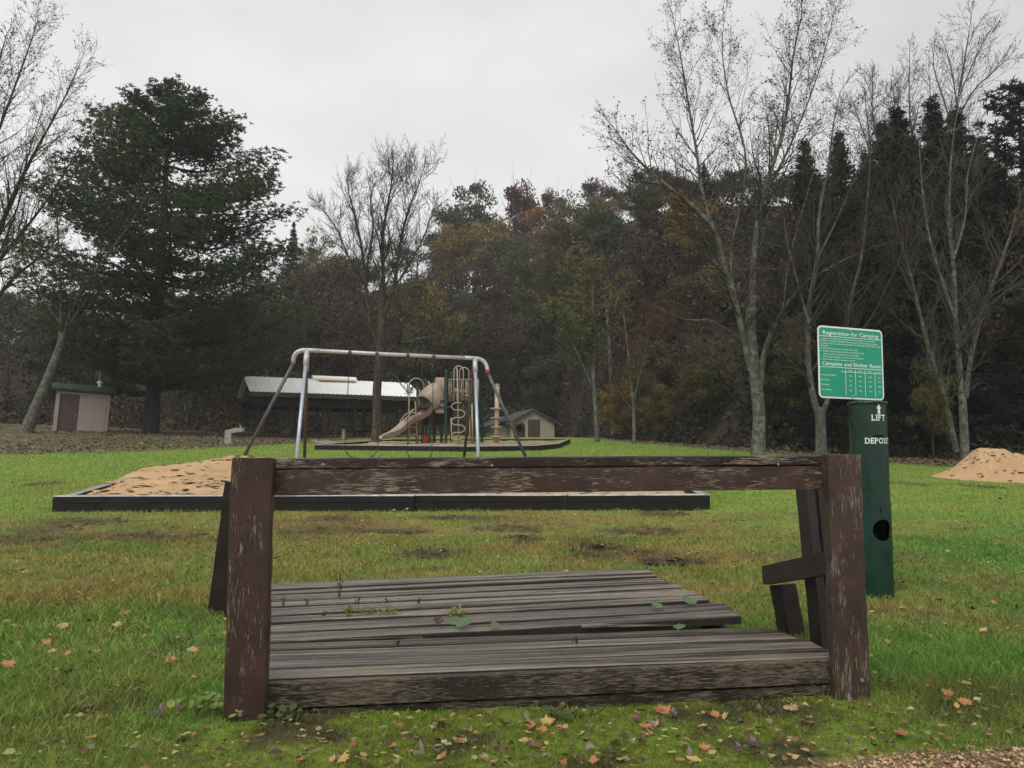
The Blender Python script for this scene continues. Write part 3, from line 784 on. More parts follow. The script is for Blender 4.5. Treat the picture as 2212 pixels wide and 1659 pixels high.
# ================================================================== SANDBOX
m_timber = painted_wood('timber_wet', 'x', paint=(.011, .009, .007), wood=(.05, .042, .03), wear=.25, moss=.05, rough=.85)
m_timber_sheen = plain('timber_top_sheen', (.42, .41, .40), rough=.28, scale=12, var=.3)  # pale colour stands in for sky reflected on the wet top
def timber(a, b, h, wd, name, parent, seed, dz=0, layers=1):
    """one landscape timber along the ground from a to b (xy), sky sheen painted pale on top and front chamfer"""
    a3 = Vector((a[0], a[1], 0)); b3 = Vector((b[0], b[1], 0)); d = (b3 - a3); L_ = d.length; d.normalize(); nrm = Vector((-d.y, d.x, 0))
    r = random.Random(seed); m = MB(); seg = max(3, int(L_ / .35)); rows_ = []
    for k in range(seg + 1):
        p = a3.lerp(b3, k / seg); z = gz(p.x, p.y) + dz; row = []
        bow = r.uniform(-.006, .006)
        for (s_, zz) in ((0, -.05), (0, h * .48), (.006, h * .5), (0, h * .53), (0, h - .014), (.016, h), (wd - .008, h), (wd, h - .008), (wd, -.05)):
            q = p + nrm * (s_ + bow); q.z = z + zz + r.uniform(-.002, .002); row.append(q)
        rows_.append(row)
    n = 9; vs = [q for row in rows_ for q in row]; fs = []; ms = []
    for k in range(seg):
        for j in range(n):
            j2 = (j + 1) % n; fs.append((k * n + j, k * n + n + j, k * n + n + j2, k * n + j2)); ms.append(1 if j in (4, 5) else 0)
    fs += [tuple(range(n)), tuple(seg * n + k for k in range(n))[::-1]]; ms += [0, 0]
    m.add([tuple(v_) for v_ in vs], [f[::-1] for f in fs]); m.m = ms
    return m.build(name, [m_timber, m_timber_sheen], parent)
sb = thing('sandbox', 'long dark timber edging around the sand pit under the swing set', 'sandbox', (SB[0].x, SB[0].y, gz(SB[0].x, SB[0].y)))
def rel(parent, o): o.location = -Vector(parent.location); return o
ctr = sum((p for p in SB), Vector((0, 0))) / 4
edges = [(SB[0], SB[1], [0, .545, .78, 1.0]), (SB[1], SB[2], [0, .35, .7, 1]), (SB[2], SB[3], [0, .3, .6, 1]), (SB[3], SB[0], [0, .35, .62, 1])]
sd_ = 100
for a, b, cuts in edges:
    for k in range(len(cuts) - 1):
        p = a.lerp(b, cuts[k]); q = a.lerp(b, cuts[k + 1]); dd = (q - p).normalized()
        off = (.0, .03, -.015)[k % 3] * Vector((-dd.y, dd.x))
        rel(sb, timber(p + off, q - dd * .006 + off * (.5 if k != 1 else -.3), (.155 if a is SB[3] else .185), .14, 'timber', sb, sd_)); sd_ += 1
m_sand, t, b = new_mat('sand_tan')
v = coords(t, rnd=False); n1 = noise(t, v, 1.4, 5, .6); n2 = noise(t, v, 60, 3, .6); n3 = noise(t, nd(t, 'Mapping', {'Vector': v, 'Scale': (1, 2.0, 1)}).outputs[0], 5.5, 6, .7)
c_ = ramp(t, n1, [(.3, (.40, .25, .13)), (.6, (.52, .33, .17)), (.75, (.56, .36, .19))])
c_ = mix(t, ramp(t, n3, [(.60, 0), (.68, .8)]), c_, (.12, .08, .05)); c_ = mix(t, 1.0, c_, ramp(t, n2, [(.3, (.8, .8, .8)), (.7, (1.1, 1.1, 1.1))]), 'MULTIPLY')
t.links.new(c_, b.inputs['Base Color']); b.inputs['Roughness'].default_value = .9; bump(t, b, n2, .4, .02)
def grid_surface(name, P, fn, nu, nv, mat_):
    uu, vv = np.meshgrid(np.linspace(0, 1, nu), np.linspace(0, 1, nv)); P = [np.array(p) for p in P]
    w_ = [(1 - uu) * (1 - vv), uu * (1 - vv), uu * vv, (1 - uu) * vv]
    x = sum(w_[k] * P[k][0] for k in range(4)); y = sum(w_[k] * P[k][1] for k in range(4)); z = fn(x, y, uu, vv)
    i = np.arange(nu * nv).reshape(nv, nu); q = np.stack([i[:-1, :-1], i[:-1, 1:], i[1:, 1:], i[1:, :-1]], -1).reshape(-1)
    return raw_mesh(name, np.stack([x, y, z], -1).reshape(-1, 3), q, np.arange(0, len(q), 4), None, mat_, smooth=True)
mound = gpt(447, 1000, hi=30)
def sandz(x, y, u, v_):
    e = np.minimum.reduce([u + .06 * sst(.05, .2, v_), 1 - u, v_ * 1.1, (1 - v_)]); z = terr(x, y) + .11 + .05 * sst(0, .2, e)
    z += .22 * np.exp(-((x + 4.9) / 1.3) ** 2 - ((y - 14.6) / 1.3) ** 2) + .08 * np.exp(-((x + 1.0) / 2) ** 2 - ((y - 14) / 2) ** 2)
    return z + (fnoise(x, y, 2.0, 70) - .5) * .16 * sst(0, .08, e) + (fnoise(x, y, 7, 71) - .5) * .07
ins = [SB[0] + Vector((-.06, .12)), SB[1] + Vector((-.1, .1)), SB[2] + Vector((-.1, -.1)), SB[3] + Vector((-.12, -.1))]
struct(grid_surface('sand', ins, sandz, 150, 150, m_sand), 'orange tan play sand inside the timber edging')
def clods(name, fn, n, seed, label, kind='stuff'):
    """dark wet leaf and soil scraps lying on sand"""
    r = np.random.default_rng(seed); x, y, z, s = fn(r, n); n = len(x)
    k = 5; th = np.linspace(0, 2 * np.pi, k, endpoint=False)[None] + r.random((n, 1)) * 6.28; rad = s[:, None] * (.5 + .8 * r.random((n, k)))
    V = np.stack([x[:, None] + rad * np.cos(th) * 1.5, y[:, None] + rad * np.sin(th), z[:, None] + .006 + s[:, None] * .5 * r.random((n, k))], -1)
    col = np.array((.055, .038, .026)) * (.5 + 1.2 * r.random((n, 1))); col = np.repeat(col, k, 0)
    tag(polys(name, V, k, m_litter, cols=col), label, 'leaf debris', kind=kind)
m_litter = vcolmat('leaf_litter', trans=.1, rough=.6)
def f1(r, n):
    u = r.random(n); v_ = r.random(n) ** 1.2; P = [np.array(p) for p in ins]
    w_ = [(1 - u) * (1 - v_), u * (1 - v_), u * v_, (1 - u) * v_]; x = sum(w_[k] * P[k][0] for k in range(4)); y = sum(w_[k] * P[k][1] for k in range(4))
    kp = fnoise(x, y, 1.5, 90) > .40; x, y, u, v_ = x[kp], y[kp], u[kp], v_[kp]
    return x, y, sandz(x, y, u, v_), .012 + .045 * r.random(len(x)) ** 3
clods('leaf_debris', f1, 2200, 33, 'dark wet leaf scraps scattered over the sand pit')

# sand pile at the right
SPC = at(2128, 1015, 17.5)
def pilez(x, y, u, v_):
    d = np.sqrt(((x - SPC.x - .38) / 1.02) ** 2 + ((y - 17.6) / .95) ** 2)
    h = .60 * np.exp(-(d * 1.25) ** 2.4) + .10 * sst(1.6, .6, d) + (fnoise(x, y, 2.5, 77) - .5) * .24 * sst(1.5, .5, d)
    return terr(x, y) - .03 + h * sst(1.75, 1.2, d) + (fnoise(x, y, 12, 78) - .5) * .02 * sst(1.6, 1.2, d)
cx_, cy_ = SPC.x + .1, 17.6
sp_ob = grid_surface('sand_pile', [(cx_ - 2, cy_ - 1.8), (cx_ + 2, cy_ - 1.8), (cx_ + 2, cy_ + 1.8), (cx_ - 2, cy_ + 1.8)], pilez, 90, 90, m_sand)
tag(sp_ob, 'heap of orange tan sand speckled with dark leaves at the edge of the lawn', 'sand pile')
def f2(r, n):
    x = cx_ + .28 + r.normal(0, .7, n); y = cy_ + r.normal(0, .6, n); return x, y, pilez(x, y, 0, 0), .012 + .045 * r.random(n) ** 3
clods('leaf_debris', f2, 260, 34, 'dark leaf scraps on the sand heap')

# ================================================================== SWING SET
m_galv = plain('painted_steel', (.46, .47, .49), rough=.35, metal=.25, var=.12, scale=10)
m_silver = plain('galvanised_steel', (.42, .47, .53), rough=.35, metal=.4, var=.1, scale=14)
m_dull = plain('dull_steel', (.10, .10, .105), rough=.5, metal=.4, var=.25, scale=14)
m_brownst = plain('brown_steel', (.085, .065, .05), rough=.6, metal=.3, var=.25, scale=14)
m_red = plain('rust_red_paint', (.26, .07, .06), rough=.6, var=.3, scale=20)
def fpt(px, Y, dz=-.05, py=1015):
    p = at(px, py, Y); return Vector((p.x, Y, gz(p.x, Y) + dz + .07))
SA = at(663, 756.5, 14.9); SBm = at(1026, 774, 16.1)
sw = thing('swing_set', 'tall pipe swing frame with pale top beam and three-legged ends in the sand pit', 'swing set', ((SA.x + SBm.x) / 2, 15.5, gz(-2.2, 15.5)))
def wtube(pts, rad, name, mat_, parent, root, n=12):
    m = MB(); m.tube([p - root.location for p in pts], rad, n); return m.build(name, mat_, parent, smooth=True)
dirb = (SBm - SA).normalized()
bm_ = wtube([SA - dirb * .02, SA.lerp(SBm, .5) + Vector((0, 0, -.004)), SBm + dirb * .02], .036, 'top_beam', m_galv, sw, sw)
for f_, hw in ((.0, .22), (1., .22)):
    p = SA.lerp(SBm, f_); d_ = dirb if f_ == 0 else -dirb; wtube([p - d_ * .01, p + d_ * hw], .041, 'sleeve', m_galv, bm_, sw)
ends = [(SA, -dirb, (636, 13.75), (657.5, 16.3), (504, 15.2), at(634, 784, 14.9), 0), (SBm, dirb, (1034.5, 14.9), (999.5, 17.5), (1151, 16.4), at(1053, 804, 16.1), 1)]
for (P0, dd, ff, rf, of, knee, e) in ends:
    front = fpt(*ff); rear = fpt(*rf); outer = fpt(*of)
    wtube([P0, P0.lerp(front, .12)], .047, 'sleeve', m_galv, sw, sw); wtube([P0.lerp(front, .11), front], .032, 'leg', m_silver, sw, sw)
    wtube([P0, P0.lerp(rear, .16)], .045, 'sleeve', m_red if e else m_galv, sw, sw); wtube([P0.lerp(rear, .15), rear], .031, 'leg', m_brownst, sw, sw)
    k0 = P0 + dd * .10; kn = Vector((knee.x, knee.y, knee.z)); mid = (P0 + dd * .22); mid.z = P0.z - .035
    pts = []
    for t_ in [k / 10 for k in range(11)]:
        a_ = P0.lerp(P0 + dd * .26, t_); b_ = (P0 + dd * .26).lerp(kn, t_); pts.append(a_.lerp(b_, t_))
    wtube(pts, .041, 'elbow', m_galv, sw, sw)
    if e: wtube([pts[-2].lerp(pts[-1], .1), kn + (kn - pts[-2]).normalized() * .03], .0425, 'rust_band', m_red, sw, sw)
    wtube([kn, outer], .032, 'leg', m_dull, sw, sw)
m_chain = plain('chain_steel', (.045, .038, .033), rough=.6, metal=.5, scale=40)
m_rubber = plain('black_rubber', (.018, .018, .02), rough=.5)
def chain(m, a, b, pitch=.034, r=.0042):
    n = int((b - a).length / pitch); d = (b - a).normalized(); s1 = d.orthogonal().normalized(); s2 = d.cross(s1)
    for k in range(n):
        c = a.lerp(b, (k + .5) / n); s_ = s1 if k % 2 else s2
        pts = [c + d * (pitch * .62 * math.cos(t_)) + s_ * (.012 * math.sin(t_)) for t_ in [2 * math.pi * q / 6 for q in range(6)]]
        m.tube(pts, r, 3, closed=True)
hx = [755, 813.5, 880.4, 936.6]
def on_beam(px):
    lo, hi = 0., 1.
    for _ in range(40):
        mid_ = (lo + hi) / 2
        if proj(SA.lerp(SBm, mid_))[0] < px: lo = mid_
        else: hi = mid_
    return SA.lerp(SBm, lo)
for k, (i0, i1, lab) in enumerate(((0, 1, 'left belt swing hanging from the pale beam on rusty chains'), (2, 3, 'right belt swing hanging from the pale beam nearer the climbing tower'))):
    a, b = on_beam(hx[i0]), on_beam(hx[i1]); c = (a + b) / 2; seat_z = c.z - 1.93 - .05 * k
    s_ = thing('swing', lab, 'swing', (c.x, c.y, c.z), group='swings on the swing set')
    L0 = s_.location; spread = .05 if k == 0 else -.02
    for p, sg in ((a, -1), (b, 1)):
        m = MB(); m.tube([p - L0 + dirb * q for q in (-.03, .03)], .046, 10); m.tube([p - L0 + Vector((0, 0, -.03)), p - L0 + Vector((0, 0, -.09))], .012, 6); m.build('hanger', m_dull, s_)
        m = MB(); e_ = Vector((p.x + dirb.x * sg * spread, p.y + dirb.y * sg * spread, seat_z + .10)); chain(m, p - L0 + Vector((0, 0, -.09)), e_ - L0); m.build('chain', m_chain, s_)
    ea = Vector((a.x - dirb.x * spread, a.y - dirb.y * spread, seat_z + .10)) - L0; eb = Vector((b.x + dirb.x * spread, b.y + dirb.y * spread, seat_z + .10)) - L0
    m = MB(); N = 12; nv = Vector((-dirb.y, dirb.x, 0)).normalized(); vs = []; fs = []
    for q in range(N + 1):
        t_ = q / N; p = ea.lerp(eb, t_); p.z -= .17 * math.sin(math.pi * t_) ** .8; wq = .035 + .045 * math.sin(math.pi * t_)
        for sgn_, dz in ((-1, 0), (1, 0), (1, -.009), (-1, -.009)): vs.append(p + nv * wq * sgn_ + Vector((0, 0, dz)))
    for q in range(N):
        for j in range(4): fs.append((q * 4 + j, q * 4 + (j + 1) % 4, q * 4 + 4 + (j + 1) % 4, q * 4 + 4 + j))
    fs += [(3, 2, 1, 0), (N * 4, N * 4 + 1, N * 4 + 2, N * 4 + 3)]; m.add(vs, fs); m.build('belt_seat', m_rubber, s_)

# ================================================================== PLAYGROUND
pg = thing('playground_edging', 'low dark timber edging around the wood-chip bed of the climbing tower', 'edging', (PG[0].x, PG[0].y, gz(PG[0].x, PG[0].y)))
loop = [PG[0], PG[0].lerp(PG[1], .40), PG[1], PG[2], PG[3], PGP[4] * 1.0, PGP[5] * 1.0]
for k in range(len(loop)):
    a, b = loop[k], loop[(k + 1) % len(loop)]; dd = (b - a).normalized(); ln = (b - a).length; nseg = max(1, round(ln / 4.5))
    for q in range(nseg): rel(pg, timber(a.lerp(b, q / nseg), a.lerp(b, (q + 1) / nseg) - dd * .01, .20 if k < 6 else .2, .16, 'timber', pg, 200 + k * 9 + q))
def chipz(x, y, u, v_): return terr(x, y) + .12 + (fnoise(x, y, 1.2, 95) - .5) * .16
m_chips, t, b = new_mat('wood_chips')
v = coords(t, rnd=False); n1 = noise(t, v, 1.2, 6, .7); n2 = noise(t, v, 30, 3, .7)
c_ = ramp(t, n1, [(.35, (.16, .12, .08)), (.55, (.34, .25, .15)), (.68, (.50, .36, .20))]); c_ = mix(t, 1.0, c_, ramp(t, n2, [(.3, (.6, .6, .6)), (.7, (1.2, 1.2, 1.2))]), 'MULTIPLY')
t.links.new(c_, b.inputs['Base Color']); b.inputs['Roughness'].default_value = .9
struct(grid_surface('wood_chip_bed', [PG[0] + Vector((.1, .15)), PG[3] + Vector((-.1, .0)), PGP[4] + Vector((-.1, -.1)), PGP[5] + Vector((.1, -.1))], chipz, 70, 50, m_chips), 'wood chips under the climbing tower')
m = MB(); fr = [PG[0] + Vector((.12, .17)), PG[0].lerp(PG[1], .5) + Vector((0, .17)), PG[1] + Vector((0, .17)), PG[2] + Vector((-.05, .17)), PG[3] + Vector((-.15, .1))]
m_pgreen = plain('tower_green', (.008, .038, .026), rough=.4, var=.15)
m_tan = plain('tan_plastic', (.35, .27, .205), rough=.45, var=.08, scale=3)
m_tanp = plain('tan_pipe', (.40, .31, .23), rough=.4, var=.12, scale=8)
m_deckd = plain('deck_dark', (.02, .02, .02), rough=.7)
D0 = 35.0
pt = thing('climbing_tower', 'playground tower with dark green posts, tan hooded slide and tan pipe climbers', 'playground tower', (at(970, 960, D0).x, D0, gz(at(970, 960, D0).x, D0)))
T = pt.location.copy()
def Q(px, py, dd=0): return at(px, py, D0 + dd) - T
def Z2(zx, zy, dd=0): return Q(768.1 + zx * .2108, 757.1 + zy * .2108, dd)
def gtop(px, dd): p = at(px, 960, D0 + dd); return Vector((p.x, D0 + dd, gz(p.x, D0 + dd) + .05)) - T
def tpost(zx, zt, dd, rad=.064, zb=None):
    a = Z2(zx, zt, dd); b = gtop(768.1 + zx * .2108, dd) if zb is None else Z2(zx, zb, dd); b.x = a.x; b.y = a.y
    m = MB(); m.tube([b, a], rad, 14); o = m.build('post', m_pgreen, pt, smooth=False)
    m = MB(); m.lathe([(rad * 1.18, -.01), (rad * 1.18, .05), (rad * .8, .085), (rad * .2, .095)], a, 12); m.build('cap', m_pgreen, o); return a
tpost(930, 225, 0); tpost(985, 238, 1.4, .06); tpost(722, 310, 1.6, .06); tpost(812, 322, 1.7, .06); tpost(885, 320, 1.5, .06)
tpost(636, 395, .6, .06); tpost(1207, 265, 0); tpost(1297, 560, 1.5, .066); tpost(762, 600, .0, .055); tpost(688, 610, .7, .055); tpost(1248, 290, 1.5, .06)
m = MB(); m.box((Z2(835, 590, .7)), (1.5, 1.5, .09)); m.build('lower_deck', m_deckd, pt)
m = MB(); m.box((Z2(1075, 530, .7)), (1.8, 1.5, .09)); m.build('upper_deck', m_deckd, pt)
m = MB(); m.box((Z2(845, 660, .9)), (1.25, .06, .9)); m.build('skirt_panel', m_deckd, pt)
def pipe(pts, rad, name, parent=pt, mat_=m_tanp, n=8):
    m = MB(); m.tube(pts, rad, n); return m.build(name, mat_, parent, smooth=True)
def arcpts(c0, c1, top, n=8):
    """inverted U between two feet, with rounded top at height top"""
    return [c0] + [Vector((c0.x + (c1.x - c0.x) * (.5 - .5 * math.cos(math.pi * k / n)), c0.y + (c1.y - c0.y) * k / n, (top - abs(c1.x - c0.x) / 2) + abs(c1.x - c0.x) / 2 * math.sin(math.pi * k / n))) for k in range(n + 1)] + [c1]
# slide: hood and chute (swept U profile)
def sweep_u(path, widths, depths, th, name, parent, mat_, closed_top=None):
    m = MB(); N = len(path); prof = []
    for k in range(N):
        d = (path[min(k + 1, N - 1)] - path[max(k - 1, 0)]).normalized(); side = d.cross(Vector((0, 0, 1))).normalized(); u = side.cross(d)
        w_, h_ = widths[k] / 2, depths[k]; P = []
        outp = [(-w_ - .02, h_ + .01), (-w_, h_), (-w_ * .92, h_ * .4), (-w_ * .7, .04), (0, 0), (w_ * .7, .04), (w_ * .92, h_ * .4), (w_, h_), (w_ + .02, h_ + .01)]
        inn = [(w_ - .03, h_), (w_ * .92 - th, h_ * .4), (w_ * .66, .04 + th), (0, th), (-w_ * .66, .04 + th), (-w_ * .92 + th, h_ * .4), (-w_ + .03, h_)]
        for (a_, b_) in outp + inn: P.append(path[k] + side * a_ + u * b_)
        prof.append(P)
    n = len(prof[0]); vs = [q for P in prof for q in P]; fs = []
    for k in range(N - 1):
        for j in range(n): j2 = (j + 1) % n; fs.append((k * n + j, k * n + j2, k * n + n + j2, k * n + n + j))
    fs += [tuple(range(n))[::-1], tuple((N - 1) * n + j for j in range(n))]
    m.add(vs, fs); return m.build(name, mat_, parent, smooth=True)
cp = [(880, 560, .35), (800, 600, .2), (740, 668, .0), (690, 705, -.15), (640, 722, -.3), (585, 742, -.45), (540, 775, -.6), (490, 822, -.75), (440, 862, -.9), (390, 888, -1.05), (330, 896, -1.15), (262, 915, -1.25)]
path = [Z2(a_, b_, c_) for a_, b_, c_ in cp]
slide = sweep_u(path, [.62] * 12, [.30, .30, .28, .26, .26, .25, .25, .25, .25, .24, .2, .14], .03, 'slide_chute', pt, m_tan)
# hood: tube swept down-left
m = MB(); hp = [Z2(858, 440, .45), Z2(815, 455, .33), Z2(765, 495, .18), Z2(722, 545, .05)]
vs = []; fs = []
for k, p in enumerate(hp):
    d = (hp[min(k + 1, 3)] - hp[max(k - 1, 0)]).normalized(); side = d.cross(Vector((0, 0, 1))).normalized(); u = side.cross(d)
    for rr_ in (1.0, .90):
        for j in range(20):
            th = 2 * math.pi * j / 20; sxx = math.copysign(abs(math.cos(th)) ** .6, math.cos(th)); szz = math.copysign(abs(math.sin(th)) ** .6, math.sin(th))
            vs.append(p + side * sxx * .47 * rr_ + u * szz * (.52, .50, .47, .45)[k] * rr_)
for k in range(3):
    for j in range(20):
        j2 = (j + 1) % 20; a0 = k * 40; b0 = a0 + 40
        fs.append((a0 + j, a0 + j2, b0 + j2, b0 + j)); fs.append((a0 + 20 + j2, a0 + 20 + j, b0 + 20 + j, b0 + 20 + j2))
for j in range(20): j2 = (j + 1) % 20; fs.append((120 + j, 120 + j2, 140 + j2, 140 + j)); fs.append((j2, j, 20 + j, 20 + j2))
m.add(vs, fs); hood = m.build('slide_hood', m_tan, pt, smooth=True)
m = MB(); m.box(Z2(868, 465, .3), (.42, .5, 1.55)); m.build('hood_panel', m_tan, hood, bevel=.05)
for k in range(3):
    m = MB(); m.tube([Z2(800 - 2 * k, 540 + 28 * k, -.15), Z2(868, 478 + 30 * k, .02)], .035, 6); m.build('rib', m_tan, hood)
# arch climber at the left of the slide
pipe(arcpts(gtop(768.1 + 592 * .2108, -.2) + Vector((-.2, 0, 0)), Z2(700, 455, .5), Z2(600, 282).z), .028, 'arch_rail')
pipe([gtop(768.1 + 634 * .2108, -.1), Z2(612, 520, .2)], .028, 'stringer'); pipe([Z2(655, 400, .3), Z2(650, 600, .1)], .026, 'stringer')
for zy in (640, 710, 786, 858): pipe([Z2(520, zy + 10, -.3), Z2(545, zy - 2, -.2), Z2(605, zy, -.2), Z2(632, zy + 20, -.15), Z2(632, zy + 70, -.15)], .024, 'rung')
for (p0, p1) in (((458, 745), (500, 665)), ((500, 725), (545, 665))): pipe([Z2(p0[0] + 10, p0[1] + 20, -.4), Z2(p0[0], p0[1] - 20, -.4), Z2(p1[0], p1[1], -.35), Z2(600, 600, -.2), Z2(628, 612, -.1)], .022, 'hand_rail')
# right side: loops, snake ladder
pipe(arcpts(Z2(1008, 515, -.1), Z2(1103, 515, -.1), Z2(1050, 162).z), .027, 'loop_rail'); pipe(arcpts(Z2(1063, 515, .1), Z2(1160, 515, .1), Z2(1110, 173).z), .027, 'loop_rail')
pipe([gtop(768.1 + 1058 * .2108, -.3), Z2(1040, 175, -.25)], .026, 'pole')
sn = []
for k in range(6):
    zy = 536 + k * 76; lft = k % 2 == 0
    xa, xb = (1115, 985)
    sn += [(xb + 35, zy), (xa - 30, zy)] if not lft else [(xa - 30, zy), (xb + 35, zy)]
    if k < 5: side = (xb - 5 if lft else xa + 5); sn += [((side + (xb + 35 if lft else xa - 30)) / 2 - (4 if lft else -4), zy + 12), (side, zy + 38), ((side + (xb + 35 if lft else xa - 30)) / 2 - (4 if lft else -4), zy + 64)]
pipe([Z2(a_, b_, -.35) for a_, b_ in sn], .024, 'snake_climber')
for zx in (1012, 1085, 1130): pipe([Z2(zx, 300, .05), Z2(zx, 515, .05)], .020, 'baluster')
for zx in (958, 980, 1142): pipe([Z2(zx, 300, .05), Z2(zx, 515, .05)], .020, 'baluster')
for zy in (297, 520, 462): pipe([Z2(940 if zy != 462 else 1100, zy, .02), Z2(1200, zy, .02)], .022, 'hand_rail')
for zx, z0 in ((978, 690), (1165, 545), (1192, 545)): pipe([Z2(zx, z0, -.1), gtop(768.1 + (zx + 10) * .2108, -.1)], .03, 'support_pole')
pipe([Z2(1218, 300, .4), Z2(1222, 500, .4)], .045, 'support_pole'); pipe([Z2(1253, 290, .6), Z2(1256, 500, .6)], .035, 'support_pole')
for k in range(4): pipe([Z2(1000 + 8 * k, 385 + 30 * k, .9), Z2(1090 + 10 * k, 430 + 22 * k, 1.0)], .028, 'bridge_rail')
for k in range(3):
    c = Z2(1030 + 38 * k, 478, .8); pipe([c + Vector((.32 * math.cos(t_), 0, .32 * math.sin(t_))) for t_ in [2 * math.pi * q / 12 for q in range(13)]], .022, 'ring')
for zx, zy in ((742, 320), (780, 345), (905, 350)): pipe([Z2(zx, zy, 1.0), Z2(zx + 38, zy + 45, 1.0)], .04, 'hand_rail')
# pod climber
pc = thing('pod_climber', 'tan post with four round step discs at the right end of the playground', 'climber', at(1072, 962, 34.4))
T_old = T; T = pc.location.copy(); b0 = Vector((0, 0, gz(T.x, T.y) - T.z + .02)); top = at(768.1 + 1452 * .2108, 757.1 + 352 * .2108, 34.4) - T; top.y = 0
m = MB(); m.tube([b0, top], [.115, .095], 14); cp_ = m.build('post', m_tanp, pc, smooth=True)
m = MB(); m.lathe([(.115, -.02), (.115, .02), (.06, .04)], top, 14); m.build('cap', m_tanp, pc)
for zy in (595, 689, 787, 884):
    c = at(768.1 + 1440 * .2108, 757.1 + zy * .2108, 34.4) - T; m = MB(); m.lathe([(.06, -.07), (.24, -.025), (.255, .0), (.235, .02), (.06, .03)], (c.x * .9, 0, c.z), 24); m.build('step_disc', m_tanp, pc)
T = T_old
p = at(919.8, 960, 35.4)
m = MB(); m.lathe([(.11, 0), (.17, .34), (.18, .35), (.165, .35), (.10, .03)], (0, 0, 0), 16); ob = m.build('bucket', plain('orange_plastic', (.45, .07, .02), rough=.4), None)
ob.location = (p.x, p.y, gz(p.x, p.y) + .11); tag(ob, 'orange plastic bucket standing on the chips behind the tower', 'bucket')

# ================================================================== PICNIC SHELTER
m_roof, t, b = new_mat('white_metal_roof')
v = coords(t, rnd=False); n = noise(t, nd(t, 'Mapping', {'Vector': v, 'Scale': (.8, 2, 2)}).outputs[0], .9, 4, .6)
n_r = noise(t, nd(t, 'Mapping', {'Vector': v, 'Scale': (.7, 2, 2)}).outputs[0], 1.1, 5, .65)
c_ = mix(t, ramp(t, n_r, [(.66, 0), (.72, .8)]), ramp(t, n, [(.3, (.82, .82, .78)), (.7, (.9, .9, .86))]), (.40, .17, .06))
t.links.new(c_, b.inputs['Base Color']); b.inputs['Roughness'].default_value = .45; b.inputs['Metallic'].default_value = 0
m_fascia = plain('brown_fascia', (.050, .036, .028), rough=.7)
m_beamd = plain('dark_beam', (.020, .016, .013), rough=.8)
m_postb = plain('brown_post', (.022, .018, .015), rough=.8, scale=14); m_postl = plain('weathered_post', (.14, .11, .085), rough=.8, scale=14)
E0 = at(539, 844.5, 50.0); E1 = at(916, 857.4, 54.7)
ed = Vector((E1.x - E0.x, E1.y - E0.y, 0)); EL = ed.length; ea = math.atan2(ed.y, ed.x)
sh = thing('picnic_shelter', 'open picnic shelter with white corrugated metal roof on dark posts', 'shelter', (E0.x, E0.y, E0.z), ea)
# local frame: x along the eave, y back, z up from the eave
HALF = 3.3; RISE = 1.20; slopeE = (E1.z - E0.z) / EL
def roof_side(y0, z0, y1, z1, name):
    m = MB(); nx_ = int(EL / .10); vs = []; fs = []
    for k in range(nx_ + 1):
        x = EL * k / nx_; w_ = .030 if k % 3 == 0 else 0
        for (yy, zz) in ((y0, z0), (y1, z1)): vs += [(x, yy, zz + w_ + slopeE * x), (x, yy, zz + w_ - .03 + slopeE * x)]
    for k in range(nx_):
        a_ = k * 4; fs += [(a_, a_ + 4, a_ + 6, a_ + 2), (a_ + 1, a_ + 3, a_ + 7, a_ + 5), (a_, a_ + 1, a_ + 5, a_ + 4)]
    m.add(vs, fs); return m.build(name, m_roof, sh)
rf = roof_side(0, 0, HALF, RISE, 'roof'); roof_side(HALF * 2, 0, HALF + .01, RISE - .01, 'roof')
m = MB(); x0, x1 = EL * .395, EL * .66; m.add([(x0, HALF - .35, RISE + .06 + slopeE * x0), (x1, HALF - .35, RISE + .06 + slopeE * x1), (x1, HALF + .1, RISE + .26 + slopeE * x1), (x0, HALF + .1, RISE + .26 + slopeE * x0),
       (x0, HALF + .35, RISE + .06 + slopeE * x0), (x1, HALF + .35, RISE + .06 + slopeE * x1), (x0, HALF - .35, RISE - .06 + slopeE * x0), (x1, HALF - .35, RISE - .06 + slopeE * x1)], [(0, 1, 2, 3), (3, 2, 5, 4), (6, 7, 1, 0)])
m.build('ridge_cap', m_roof, rf)
m_rustedge = plain('rust_streak', (.35, .16, .07), rough=.8)
m = MB(); m.add([(x0 + .3, HALF - .72, RISE - .16 + slopeE * x0), (x1 - .1, HALF - .62, RISE - .13 + slopeE * x1), (x1 - .1, HALF - .36, RISE - .06 + slopeE * x1), (x0 + .3, HALF - .36, RISE - .06 + slopeE * x0)], [(0, 1, 2, 3)]); m.build('rust_stain', m_rustedge, rf)
m = MB(); m.beam((-.0, .06, -.17), (EL, .06, -.17 + slopeE * EL), .04, .24); m.build('fascia', m_fascia, sh)
for yy in (.75, HALF * 2 - .75):
    m = MB(); m.beam((.2, yy, -.55), (EL - .2, yy, -.55 + slopeE * EL), .12, .55); m.build('header_beam', m_beamd, sh)
for k in range(7):
    x = .3 + (EL - .6) * k / 6
    m = MB(); m.beam((x, .3, -.28 + slopeE * x), (x, HALF * 2 - .3, -.28 + slopeE * x), .05, .24); m.prism([Vector((x, .4, -.12 + slopeE * x)), Vector((x, HALF * 2 - .4, -.12 + slopeE * x)), Vector((x, HALF, RISE - .18 + slopeE * x))], (.05, 0, 0)); m.build('truss', m_beamd, sh)
def ground_local(x, y):
    wx = E0.x + x * math.cos(ea) - y * math.sin(ea); wy = E0.y + x * math.sin(ea) + y * math.cos(ea); return gz(wx, wy) - E0.z
